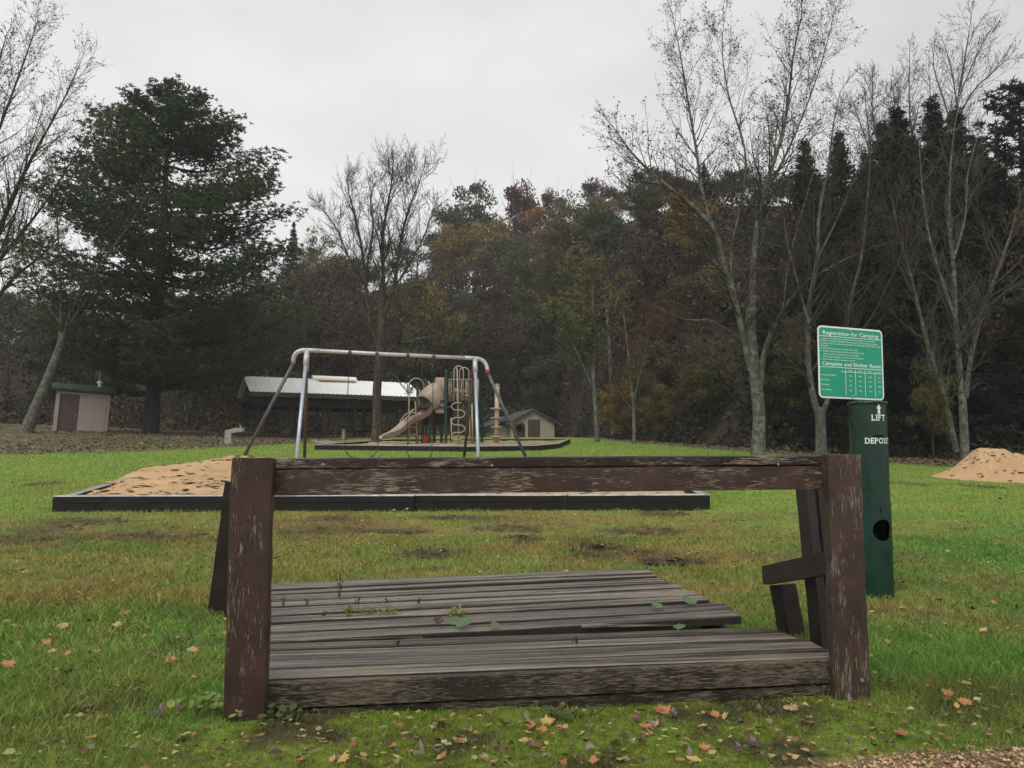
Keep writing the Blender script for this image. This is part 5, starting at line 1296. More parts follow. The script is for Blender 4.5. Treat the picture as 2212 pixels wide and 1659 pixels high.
# --- leaning tree in front of the toilet hut, and trees at the left edge
big_tree('leaning_tree', 'leaning lichen-grey tree at the left of the toilet hut', [(58, 932, 15), (90, 850, 12), (118, 780, 10), (140, 720, 8.5)], 43, [
    ([(140, 722, 6), (160, 660, 5), (195, 600, 4), (240, 540, 3), (290, 470, 2), (330, 400, 1)], -3, 16, 2.2), ([(125, 765, 5), (132, 680, 4), (130, 600, 3.4), (125, 500, 2.6), (120, 420, 1.6), (110, 350, .8)], 2, 16, 2.2),
    ([(150, 700, 4), (190, 640, 3.2), (215, 560, 2.4), (225, 480, 1.6), (235, 420, .8)], 2, 12, 2.0), ([(132, 700, 3), (90, 640, 2.4), (60, 560, 1.8), (40, 480, 1)], -2, 11, 2.0)],
    None, leaf=(700, .06), seed=13, P=dict(rmin=.007), mats=(m_bark_l, m_twig, m_lf_yg))
big_tree('bare_tree', 'bare tree at the left edge with long branches reaching up over the lawn', [(-120, 950, 18), (-110, 850, 16), (-90, 760, 14)], 33, [
    ([(-90, 780, 11), (-60, 640, 9), (-10, 520, 7), (30, 420, 5), (80, 320, 3.2), (130, 230, 2), (172, 140, .8)], -2, 30, 2.4), ([(-70, 680, 8), (-60, 500, 6.5), (-30, 360, 4.8), (20, 220, 3), (60, 110, 1.8), (82, 40, .8)], 2, 32, 2.4),
    ([(-60, 640, 7), (0, 560, 5.5), (50, 500, 4), (110, 420, 2.6), (165, 330, 1.5), (205, 270, .8)], 1, 24, 2.1), ([(-80, 720, 6), (-20, 660, 4.8), (30, 600, 3.6), (80, 560, 2.4), (120, 520, 1.2)], -3, 18, 1.9),
    ([(-60, 500, 5), (-50, 350, 4), (-20, 200, 2.6), (10, 90, 1.2)], -2, 22, 2.2), ([(0, 545, 3), (40, 440, 2.4), (60, 340, 1.6), (90, 240, .8)], 3, 16, 1.9)],
    None, leaf=(4200, .045), seed=14, P=dict(rmin=.005, kids=[6, 4, 3, 3]), mats=(m_bark_d, m_twig, m_lf_yg))
# --- conifers
def conifer(name, H, prof, r, kind='pine', nwh=26, dens=1.0, needle=None, mats=None, taper=.35, leanv=(0, 0)):
    """prof: list of (height fraction, left reach m, right reach m). returns root at the origin"""
    root = thing(name, None, 'tree'); m = MB(); zz = [-.3, 0, H * .25, H * .5, H * .75, H * .97]
    rr_ = [taper * 1.35, taper * 1.1, taper * .85, taper * .62, taper * .35, .03]
    ctr = lambda z: Vector((leanv[0] * z / H, leanv[1] * z / H, z)); m.tube([ctr(z) for z in zz], rr_, 12); m.build('trunk', mats[0], root, smooth=True)
    fr = [p[0] for p in prof]; tw = MB(); cl = []
    r_ = random.Random(int(r.integers(1e6)))
    z = prof[0][0] * H
    while z < H * .985:
        f = z / H; nb = (5 if kind == 'pine' else 7); ph0 = r_.random() * 6.28
        for k in range(nb):
            ph = ph0 + 6.283 * k / nb + r_.uniform(-.35, .35); cph = math.cos(ph); lw_ = (1 - cph) / 2
            L_ = (np.interp(f, fr, [p[1] for p in prof]) * lw_ + np.interp(f, fr, [p[2] for p in prof]) * (1 - lw_)) * r_.uniform(.72, 1.08)
            if L_ < .12: L_ = .12
            el = (r_.uniform(-.05, .22) + .5 * max(0, f - .7)) if kind == 'pine' else r_.uniform(-.35, -.12) + .5 * max(0, f - .7)
            n = 6; pts = []; p0 = ctr(z + r_.uniform(-.3, .3)); sw_b = r_.uniform(-.25, .25)
            for q in range(n + 1):
                t_ = q / n; up = el * L_ * t_ + (.16 if kind == 'pine' else .14) * L_ * t_ * t_ * (1.0); a_ = ph + sw_b * t_
                pts.append(p0 + Vector((math.cos(a_) * L_ * t_, math.sin(a_) * L_ * t_, up - (.10 * L_ * math.sin(math.pi * t_)))))
            tw.tube(pts, [max(.008, .018 * L_ * (1 - .8 * q / n)) for q in range(n + 1)], 4, cap=False)
            nc = int((13 if kind == 'pine' else 9) * L_ * dens) + 5
            for c in range(nc):
                t_ = r_.uniform(.22, 1.03) ** .8; fq = min(n - 1e-6, t_ * n); kq = int(fq); p = pts[kq].lerp(pts[kq + 1], fq - kq); wd = (.24 * L_ * (1 - abs(t_ - .6)) + .15)
                p = p + Vector((r_.uniform(-1, 1) * wd, r_.uniform(-1, 1) * wd, r_.gauss(0, .055) + .03 + .08 * t_ - (0 if kind == 'pine' else .18 * r_.random())))
                cl.append(tuple(p))
        z += H / nwh * r_.uniform(.7, 1.25) * (1 - .35 * f)
    cl = np.array(cl); nn = 13; n = len(cl); nl = needle or .26
    d = r.normal(0, 1, (n, nn, 3)); d[..., 2] = d[..., 2] * .55 + .35; d /= np.linalg.norm(d, axis=2)[..., None]
    ln = nl * (.5 + .8 * r.random((n, nn, 1))); sd = np.cross(d, r.normal(0, 1, (n, nn, 3))); sd /= np.linalg.norm(sd, axis=2)[..., None]; wq = nl * .11
    b = cl[:, None, :] + d * -.05; Q4 = np.stack([b - sd * wq * .5, b + d * ln * .55 - sd * wq, b + d * ln, b + d * ln * .55 + sd * wq], 2).reshape(-1, 4, 3)
    crown_obj('crown', tw, Q4, [mats[0], mats[1]], root); return root
m_pine = leafmat('pine_needles', [(.020, .036, .016), (.042, .066, .026), (.075, .095, .040), (.030, .050, .020)], trans=.15, scale=.35)
m_spruce = leafmat('spruce_needles', [(.008, .017, .009), (.017, .030, .014), (.028, .040, .019)], trans=.1, scale=.4)
nr = np.random.default_rng(3)
b3 = at(326, 930, 48.5); Hp = at(345, 158, 48.5).z - gz(b3.x, 48.5)
prof = [(.13, 3.6, 6.5), (.18, 6.2, 8.2), (.28, 7.2, 8.4), (.38, 7.8, 8.0), (.48, 7.8, 8.0), (.55, 7.4, 7.6), (.62, 6.8, 7.2), (.70, 5.4, 6.6), (.78, 4.4, 5.8), (.86, 3.4, 4.4), (.92, 2.3, 3.2), (.97, 1.0, 1.9), (1, .3, .4)]
big_pine = conifer('white_pine', Hp - 1.2, prof, nr, 'pine', nwh=20, dens=3.6, needle=.25, mats=(m_bark_d, m_pine), taper=.42, leanv=(.4, 0))
big_pine.location = (b3.x, 48.5, gz(b3.x, 48.5)); tag(big_pine, 'huge dark white pine with broad layered boughs behind the toilet hut', 'tree')
# spruces at the right
sp0 = conifer('spruce_tree', 16, [(.03, 2.9, 2.9), (.2, 2.8, 2.8), (.5, 2.0, 2.1), (.75, 1.1, 1.0), (.9, .35, .4), (1, .05, .05)], nr, 'spruce', nwh=34, dens=2.6, needle=.19, mats=(m_bark_d, m_spruce), taper=.24)
sp1 = conifer('spruce_tree', 16, [(.05, 2.5, 3.2), (.2, 3.2, 2.5), (.5, 2.6, 2.0), (.72, 1.0, 1.4), (.9, .5, .3), (1, .05, .05)], nr, 'spruce', nwh=32, dens=2.6, needle=.19, mats=(m_bark_d, m_spruce), taper=.24)
SP = [(1938, 232, 36, 'dark spruce with a forked tip left of the three tallest spruces'), (1905, 262, 39, 'dark spruce half behind its neighbour at the left end of the spruce row'), (2012, 212, 35, 'tallest dark spruce with a broad dense top'), (2060, 236, 37, 'dark spruce just right of the tallest one'),
      (1812, 285, 41, 'dark pointed spruce seen through the forked maple'), (1738, 300, 43, 'thin dark spruce between the two grey maples'), (1870, 330, 38, 'lower dark spruce between the spruce row and the forked maple'), (1972, 300, 33, 'dark spruce in front of the gap in the spruce row'), (2110, 300, 33, 'dark spruce right of the slender grey stems'),
      (1760, 420, 38, 'shorter dark spruce low behind the forked maple'), (1840, 420, 35, 'short dark spruce low behind the sign top'), (1700, 480, 40, 'short dark spruce right of the thick maple trunk'), (1520, 352, 70, 'dark spruce on the hill seen through the maple crown')]
proto_used = [0]
for k, (px_i, pyt, Yk, lab) in enumerate(SP):
    p = at(px_i, pyt, Yk); g = gz(p.x, Yk); H = p.z - g; src = sp0 if k % 2 == 0 else sp1
    if k < 2: o = src; o.location = (p.x, Yk, g); o.scale = (H / 16 * 1.3, H / 16 * 1.3, H / 16); tag(o, lab, 'tree', 'spruces at the right')
    else: copy_tree(src, (p.x, Yk, g), rz=1.3 * k, scale=(H / 16 * (1.25 if k % 3 else 1.5),) * 2 + (H / 16,), label=lab, group='spruces at the right', cat='tree')
p = at(2200, 195, 34); g = gz(p.x, 34)
rp_ = conifer('pine_tree', p.z - g, [(.25, 2.5, 2.5), (.45, 4.2, 3), (.6, 3.4, 3), (.72, 3.6, 3.0), (.82, 2.0, 2.5), (.92, 1.8, 1.8), (1, .3, .3)], nr, 'pine', nwh=15, dens=.85, needle=.30, mats=(m_bark_d, m_spruce), taper=.28)
rp_.location = (p.x, 34, g); tag(rp_, 'dark open pine with ragged boughs at the right edge of the picture', 'tree')
for px_i, pyt, Yk, lab in ((635, 478, 92, 'small dark spruce tip on the ridge right of the big pine'), (560, 560, 88, 'dark spruce low behind the right boughs of the big pine')):
    p = at(px_i, pyt, Yk); g = gz(p.x, Yk); H = max(6, p.z - g); copy_tree(sp1, (p.x, Yk, g), scale=(H / 16 * .8, H / 16 * .8, H / 16), label=lab, group='spruces on the ridge', cat='tree')

# --- woodland trees on the hill (shared crowns)
def wood_proto(name, seed, H, rx, mats, nleaf, lsize, nclump=34, low=.30, twigs=1):
    r = np.random.default_rng(seed); r_ = random.Random(seed); root = thing(name, None, 'tree')
    m = MB(); top = H * .62; lean = Vector((r_.uniform(-.5, .5), r_.uniform(-.5, .5), 0))
    pts = [Vector((0, 0, -.5)), Vector((0, 0, 0)), Vector((0, 0, top * .5)) + lean * .4, Vector((0, 0, top)) + lean]; m.tube(pts, [.26, .21, .16, .09], 8)
    m.build('trunk', mats[0], root, smooth=True)
    tw = MB(); tips = []; P = dict(DEF, rmin=.012, sides=[5, 4, 3, 3], kids=[5, 4, 3], up=.07, ang=(30, 62))
    nb = 9
    for k in range(nb):
        z = H * (.28 + .40 * k / nb); a_ = r_.uniform(0, 6.28); d = Vector((math.cos(a_), math.sin(a_), .75 + .5 * k / nb)).normalized()
        q = pts[2].lerp(pts[3], max(0, (z - top * .5) / (top * .5))) if z > top * .5 else pts[1].lerp(pts[2], z / (top * .5))
        grow(tw, q, d, rx * r_.uniform(.75, 1.05), .075, 1, 2 + (twigs > 1), r_, tips, P)
    grow(tw, pts[3], Vector((0, 0, 1)), H * .3, .07, 1, 2 + (twigs > 1), r_, tips, P)
    if nleaf:
        ez = H * (1 - low) / 2; cz = H * low + ez
        c = r.normal(0, 1, (nclump, 3)); c /= np.linalg.norm(c, axis=1)[:, None]; c *= (r.random((nclump, 1)) ** .38) * .86
        c = c * np.array([rx, rx, ez]) + np.array([lean.x, lean.y, cz]); cr = rx * (.20 + .20 * r.random(nclump))
        idx = r.integers(0, nclump, nleaf); o = r.normal(0, 1, (nleaf, 3)); o /= np.linalg.norm(o, axis=1)[:, None]; o *= r.random((nleaf, 1)) ** .45
        base = c[idx] + o * cr[idx][:, None] * np.array([1.15, 1.15, .72])
        a = r.normal(0, 1, (nleaf, 3)); a /= np.linalg.norm(a, axis=1)[:, None]; b = np.cross(a, r.normal(0, 1, (nleaf, 3))); b /= np.linalg.norm(b, axis=1)[:, None]
        s = lsize * (.55 + .9 * r.random((nleaf, 1))); Q4 = np.stack([base - a * s, base + b * s * .6, base + a * s, base - b * s * .55], 1)
    else: Q4 = leaf_quads(tips, 260, .10, r, .1)
    crown_obj('crown', tw, Q4, [mats[1], mats[2]], root)
    root['_H'] = H; root['_R'] = rx; return root
LM = {'green': leafmat('leaf_dark_green', [(.024, .038, .018), (.048, .070, .028), (.080, .100, .040), (.04, .056, .026)], scale=.5),
      'olive': leafmat('leaf_olive', [(.035, .036, .016), (.085, .078, .030), (.13, .118, .042), (.06, .06, .026)], scale=.5),
      'orange': leafmat('leaf_orange', [(.10, .045, .018), (.19, .085, .028), (.27, .14, .045), (.12, .065, .028)], scale=.5),
      'gold': leafmat('leaf_golden_brown', [(.09, .062, .022), (.19, .132, .038), (.27, .185, .055), (.11, .09, .03)], scale=.5),
      'rust': leafmat('leaf_rust', [(.050, .026, .018), (.095, .045, .027), (.135, .068, .038), (.06, .035, .024)], scale=.5),
      'brown': leafmat('leaf_dull_brown', [(.036, .028, .020), (.072, .053, .035), (.110, .080, .048)], scale=.5),
      'yellow': leafmat('leaf_yellow', [(.08, .065, .02), (.17, .14, .035), (.10, .10, .03)], scale=.5)}
PR = {}
KN = {'green': 'oak_tree', 'olive': 'elm_tree', 'orange': 'maple_tree', 'gold': 'oak_tree', 'rust': 'maple_tree', 'brown': 'oak_tree', 'yellow': 'birch_tree'}
for k, (c_, n_, ls_) in enumerate((('green', 7500, .17), ('olive', 6000, .16), ('orange', 6500, .17), ('gold', 7000, .17), ('rust', 6500, .17), ('brown', 4200, .15), ('yellow', 3800, .14))):
    PR[c_] = [wood_proto(KN[c_], 300 + k * 3 + q, 13, 4.3, (m_bark_d, m_twig, LM[c_]), n_, ls_, 30 + 6 * q, low=.10 if q else .26) for q in range(2)]
PR['bare'] = [wood_proto('bare_tree', 350 + q, 14, 3.8, (m_bark_d if q else m_bark, m_twig, LM['brown']), 0, .1, twigs=2) for q in range(2)]
SKX = [-100, 0, 100, 250, 420, 560, 640, 700, 760, 860, 940, 1000, 1090, 1200, 1300, 1400, 1500, 1650, 1800, 1900, 2212, 2400]
SKY = [600, 610, 615, 620, 600, 560, 530, 520, 520, 500, 432, 418, 405, 410, 400, 385, 380, 390, 400, 330, 330, 330]
PLACED = []; used = set(); cnt = {}
CN = {'green': 'dark green', 'olive': 'olive green', 'orange': 'bright orange', 'gold': 'golden brown', 'rust': 'rust red', 'brown': 'dull brown', 'bare': 'leafless grey', 'yellow': 'yellow'}
def put_tree(kind, x, Yk, H, wide=1.0, zone=None, label=None, rz=None):
    g = gz(x, Yk); ps = PR[kind]; idx = len(PLACED) % len(ps); src = ps[idx]; H0 = src['_H']; s = H / H0; sx_ = s * wide
    rz = rz if rz is not None else (x * 7.3 + Yk * 3.1) % 6.28; PLACED.append((x, Yk))
    lab = label or f'{CN[kind]} tree {zone}'; grp = None if label else f'{CN[kind]} trees {zone}'
    if (kind, idx) not in used:
        used.add((kind, idx)); o = src; o.location = (x, Yk, g - .1); o.rotation_euler = (0, 0, rz); o.scale = (sx_, sx_, s); tag(o, lab, 'tree', grp); return o
    return copy_tree(src, (x, Yk, g - .1), rz, (sx_, sx_, s), lab, grp, 'tree')
# crowns one can make out: colour, crown-centre pixel, crown radius in pixels, depth, label
FEAT = [('green', 1030, 448, 62, 128, 'dark green crown on the skyline at the left shoulder of the hill'), ('green', 975, 455, 40, 126, 'small green crown at the far left of the hill skyline'), ('rust', 1130, 420, 45, 132, 'rust red crown on the skyline next to the dark green one'),
        ('orange', 1165, 478, 45, 118, 'brightest orange crown just below the skyline'), ('gold', 1050, 520, 70, 116, 'wide golden brown crown below the green skyline tree'), ('gold', 975, 530, 50, 118, 'golden brown crown above the bare tree top'),
        ('gold', 1240, 505, 60, 112, 'large gold crown right of the bright orange one'), ('gold', 1310, 480, 60, 112, 'gold crown under the rust skyline tree'), ('rust', 1300, 428, 52, 130, 'broad rust brown crown on the skyline in the middle'), ('gold', 1225, 545, 48, 106, 'yellowish gold crown low on its slope'),
        ('rust', 1200, 430, 35, 135, 'dusky red crown half hidden on the skyline'), ('green', 1400, 405, 55, 108, 'dark green crown on the skyline behind the maple twigs'), ('green', 1450, 430, 60, 98, 'dark green crown below the skyline behind the maple'),
        ('rust', 1475, 530, 60, 80, 'rust crown seen through the left limb of the maple'), ('rust', 1425, 610, 55, 68, 'lower rust crown left of the maple limb'), ('green', 1375, 520, 52, 96, 'shadowy green crown between gold and rust ones'),
        ('orange', 1920, 520, 40, 38, 'orange crown low among the dark spruces'), ('rust', 1400, 690, 52, 52, 'rust crown above the small slim tree'), ('rust', 1050, 640, 45, 98, 'small dark red crown halfway up the hill'), ('gold', 955, 660, 60, 86, 'olive gold crown right of the bare tree trunk'),
        ('olive', 860, 640, 62, 84, 'olive crown behind the bare vase-shaped tree'), ('olive', 700, 600, 65, 88, 'olive crown right of the big pine'), ('yellow', 690, 520, 42, 96, 'pale yellow-brown crown on the ridge right of the big pine'), ('olive', 655, 560, 42, 92, 'faded olive crown at the right tip of the pine boughs'),
        ('olive', 770, 600, 60, 90, 'grey olive crown left behind the bare tree'), ('yellow', 1420, 880, 48, 48, 'yellow-leaved small tree at the lawn edge left of the maple trunk'), ('olive', 1500, 880, 55, 46, 'olive bush-like tree left of the maple trunk'), ('olive', 1530, 760, 55, 45, 'brownish olive crown left of the maple trunk'),
        ('olive', 1735, 690, 50, 36, 'yellow-green crown just left of the sign'), ('gold', 1560, 650, 55, 52, 'brownish gold crown behind the maple fork'), ('olive', 1700, 800, 55, 37, 'olive crown behind the fork of the grey maple'), ('green', 650, 690, 55, 80, 'dark green crown above the left end of the shelter'),
        ('olive', 1420, 760, 52, 50, 'brownish olive crown over the small slim tree'), ('green', 1180, 800, 55, 84, 'dark green crown above the shed'), ('brown', 1120, 740, 60, 92, 'dark brown crown up the slope from the shed'), ('gold', 1330, 870, 40, 50, 'low gold crown between the two slim lawn trees'),
        ('green', 1250, 690, 50, 72, 'dark green crown behind the yellow-green slim tree'), ('rust', 2080, 560, 70, 34, 'dusky rust crown behind the slender stems'), ('rust', 2150, 470, 60, 33, 'rust brown crown at the right edge below the pine'), ('olive', 2010, 880, 50, 30, 'low olive tree at the foot of the slender stems'),
        ('green', 1580, 415, 55, 92, 'dark green crown on the ridge behind the maple fork'), ('brown', 1645, 425, 55, 86, 'dull brown crown on the ridge right of the maple leader'), ('green', 1705, 430, 52, 90, 'dark green crown on the ridge left of the thin spruce'),
        ('brown', 1765, 445, 52, 82, 'dull brown crown on the ridge behind the forked maple'), ('brown', 1455, 485, 55, 84, 'dull brown crown high behind the lower maple limb'), ('brown', 1545, 490, 55, 76, 'dull brown crown behind the middle of the maple'),
        ('olive', 1530, 575, 55, 62, 'olive crown behind the lower maple fork'), ('brown', 1610, 570, 58, 60, 'dull brown crown directly behind the maple trunk fork'), ('rust', 1385, 625, 42, 70, 'small dusky rust crown above the slim lawn trees'),
        ('olive', 1470, 665, 52, 55, 'olive crown between the slim lawn trees and the maple'), ('green', 1590, 700, 50, 50, 'dark green crown close behind the maple trunk'), ('brown', 1680, 640, 52, 48, 'dull brown crown between the two grey maples')]
for kind, px_i, py_i, rpx, Yk, lab in FEAT:
    top = at(px_i, py_i - rpx * .95, Yk); g = gz(top.x, Yk); H = top.z - g; rad = rpx * Yk / F
    if H < 4: H = 4
    put_tree(kind, top.x, Yk, H, wide=max(.7, min(2.0, rad * 1.12 / (4.3 * H / 13))), label=lab)
# the rest of the wood
rw = random.Random(17)
cand = []
Yk = 30.0
while Yk < 150:
    stp = 4.6 if Yk < 60 else (5.6 if Yk < 95 else 7.0); x = -.78 * Yk
    while x < .80 * Yk:
        xx = x + rw.uniform(-.4, .4) * stp; yy = Yk + rw.uniform(-.4, .4) * stp; x += stp
        cand.append((xx, yy))
    Yk += stp * .95
nput = 0
for xx, yy in cand:
    ey = float(edge_y(xx)); dE = yy - ey
    if dE < 1.2: continue
    if dE > 62: continue
    if -16 < xx < -4 and yy < 64: continue
    if min(((xx - a_) ** 2 + (yy - b_) ** 2) for a_, b_ in PLACED) < (2.5 if dE < 14 else 3.3) ** 2: continue
    if abs(xx - shed.location.x - 1) < 6 and abs(yy - 77) < 7: continue
    pxc, pyb = proj((xx, yy, gz(xx, yy)));
    if pxc < -120 or pxc > 2330: continue
    # keep only a sample of the hidden middle ranks
    if 14 < dE < 60 and rw.random() < (.60 if pxc > 1650 else (.12 if pxc > 820 else .3)): continue
    hmax_z = at(pxc, float(np.interp(pxc, SKX, SKY)) + rw.uniform(2, 40), yy).z; Hm = hmax_z - gz(xx, yy)
    H = min(rw.uniform(11, 17), Hm)
    if H < 4.5: continue
    nz = float(fnoise(np.array(xx), np.array(yy), .05, 130)); q = rw.random()
    left = pxc < 650
    if left: kind = 'bare' if q < .5 else ('olive' if q < .68 else ('brown' if q < .85 else 'green'))
    elif pxc > 1500: kind = 'brown' if q < .40 else ('green' if q < .72 else ('bare' if q < .82 else ('rust' if q < .92 else 'olive')))
    else: kind = 'brown' if q < .36 else ('bare' if q < .48 else ('olive' if q < .72 else ('green' if q < .95 else 'gold')))
    zone = ('in the wood left of the picnic shelter' if left else ('in the dark wood at the right' if pxc > 1500 else ('near the foot of the middle hillside' if dE < 14 else 'high on the middle hillside')))
    put_tree(kind, xx, yy, H, wide=rw.uniform(.8, 1.15) * (1.1 if H < 8 else 1), zone=zone); nput += 1
print('woodland trees', nput, 'featured', len(FEAT))

# undergrowth along the wood edge: one mass of leafy and twiggy scrub
def undergrowth():
    r = np.random.default_rng(41); n = 230000
    x = r.uniform(-62, 52, n); ey = edge_y(x); y = ey - 1 + 34 * r.random(n) ** 1.7
    blob = fnoise(x, y, .30, 141); keep = (blob > .36) & (np.abs(x) < .80 * y); x, y, blob = x[keep], y[keep], blob[keep]; n = len(x)
    dE = y - edge_y(x)
    h = ((blob - .33) * 9.0 + 1.5 * sst(2, 10, dE)) * sst(-1.5, 3.5, dE); z = terr(x, y) + r.random(n) ** .85 * h
    a = r.normal(0, 1, (n, 3)); a /= np.linalg.norm(a, axis=1)[:, None]; b = np.cross(a, r.normal(0, 1, (n, 3))); b /= np.linalg.norm(b, axis=1)[:, None]
    s = (.06 + .11 * r.random((n, 1))) * (1 + .02 * dE[:, None]); c = np.stack([x, y, z], -1)
    wb = np.where(r.random((n, 1)) < .3, .12, .6)          # leaves, and some bare sticks
    V = np.stack([c - a * s * (1.6 - wb), c + b * s * wb, c + a * s * (1.6 - wb), c - b * s * wb], 1)
    pal = np.array([(.030, .034, .014), (.045, .045, .018), (.05, .036, .022), (.024, .019, .014), (.085, .060, .024), (.030, .024, .018), (.026, .030, .014)])
    pi = (fnoise(x, y, .5, 143) * 11).astype(int) % 7; col = pal[pi] * (.5 + 1.0 * r.random((n, 1))) * (1 + 1.3 * (sst(-34, -22, x) * sst(4, -3, x))[:, None])  # scrub behind the shelter painted brighter, as if more light reached it
    tag(polys('undergrowth', V, 4, m_litter, cols=np.repeat(col, 4, 0)), 'low dark scrub along the foot of the wood', 'undergrowth', kind='stuff')
undergrowth()

# ================================================================== FALLEN LEAVES
def leaf_shape(kind, r, curl):
    if kind == 'maple':
        out = [(0, -.95), (.10, -.45), (.45, -.62), (.42, -.30), (.95, -.25), (.70, .02), (.92, .40), (.48, .34), (.42, .62), (.22, .55), (0, 1.0), (-.22, .55), (-.42, .62), (-.48, .34), (-.92, .40), (-.70, .02), (-.95, -.25), (-.42, -.30), (-.45, -.62), (-.10, -.45)]
    elif kind == 'roll':
        out = [(.20 * math.sin(math.pi * k / 7), -1 + 2 * k / 7) for k in range(8)]; out = out + [(-x, y) for x, y in out[-2:0:-1]]
    elif kind == 'oval':
        out = [(.42 * math.sin(math.pi * k / 7) * (1 + .12 * r.uniform(-1, 1)), -1 + 2 * k / 7) for k in range(8)]; out = out + [(-x, y) for x, y in out[-2:0:-1]]
    else:
        out = [(math.cos(6.283 * k / 12) * r.uniform(.45, .8) * (.6 if kind == 'scrap' and curl > .4 else 1), math.sin(6.283 * k / 12) * r.uniform(.7, 1.0)) for k in range(12)]
    # centre vein with inner ring for bending
    out = [(x * r.uniform(.78, 1.12), y * r.uniform(.78, 1.12)) for x, y in out]
    pts = [(0, 0)] + [(x * .5, y * .5) for x, y in out] + out; n = len(out)
    ax = r.uniform(0, 3.14); ca, sa = math.cos(ax), math.sin(ax)
    vs = []
    for x, y in pts:
        u = x * ca + y * sa; w_ = -x * sa + y * ca; z = curl * (u * u * .8 + .25 * w_ * w_) + r.uniform(-.05, .05) * (1 + curl)
        sh_ = 1 - .35 * min(1, curl * abs(u)); vs.append((x * sh_, y * sh_, z))
    fs = [(0, 1 + k, 1 + (k + 1) % n) for k in range(n)] + [(1 + k, 1 + n + k, 1 + n + (k + 1) % n, 1 + (k + 1) % n) for k in range(n)]
    return vs, fs
def lmat(name, c1, c2, rough=.5):
    m, t, b = new_mat(name); v = coords(t); n_ = noise(t, v, 22, 4, .7)
    t.links.new(ramp(t, n_, [(.32, c2), (.58, c1)]), b.inputs['Base Color']); b.inputs['Roughness'].default_value = rough; return m
LFM = {'orange': lmat('dry_leaf_orange', (.42, .17, .06), (.22, .08, .03)), 'tan': lmat('dry_leaf_tan', (.42, .28, .14), (.24, .14, .07)), 'yellow': lmat('dry_leaf_yellow', (.46, .33, .09), (.28, .16, .05)),
       'brown': lmat('dry_leaf_brown', (.085, .045, .03), (.035, .02, .014), .4), 'grey': lmat('dry_leaf_grey', (.21, .17, .13), (.07, .05, .04), .5), 'green': lmat('fresh_leaf_green', (.075, .15, .035), (.04, .09, .02), .4)}
LP = {}
rl = random.Random(77)
for c_ in LFM:
    for q in range(3):
        kd = {'orange': 'maple', 'tan': 'maple', 'yellow': 'oval', 'brown': 'scrap', 'grey': 'roll', 'green': 'scrap'}[c_]
        if c_ in ('yellow', 'brown', 'green') and q == 2: kd = 'maple'
        vs, fs = leaf_shape(kd, rl, {'brown': .8, 'grey': .7}.get(c_, .3) * rl.uniform(.6, 1.2))
        me = bpy.data.meshes.new('fallen_leaf'); me.from_pydata(vs, [], fs); me.materials.append(LFM[c_]); me.polygons.foreach_set('use_smooth', [True] * len(fs)); LP[(c_, q)] = me
WORD = {'orange': 'orange-brown maple leaf', 'tan': 'pale tan maple leaf', 'yellow': 'small yellow leaf', 'brown': 'curled dark brown leaf', 'grey': 'narrow grey dried leaf', 'green': 'fresh green leaf'}
def leaf(p, c_, size, zone=None, label=None, tilt=.35, h=None, face=0):
    o = bpy.data.objects.new('fallen_leaf', LP[(c_, rl.randrange(3))]); COL.objects.link(o); o.scale = (size,) * 3
    o.rotation_euler = (face + rl.uniform(-tilt, tilt) * (.3 if face else 1), rl.uniform(-tilt, tilt) * (.5 if face else 1), rl.uniform(-.4, .4) if face else rl.uniform(0, 6.28)); z = gz(p.x, p.y) + .009 + size * .06 + (.020 if (p.x < -1.05 or p.x > 1.45 or p.y > 4) and p.y > 2.7 else 0) if h is None else h
    o.location = (p.x, p.y, z); tag(o, label or f'{WORD[c_]} fallen {zone}', 'leaf', None if label else f'{c_} leaves fallen {zone}')
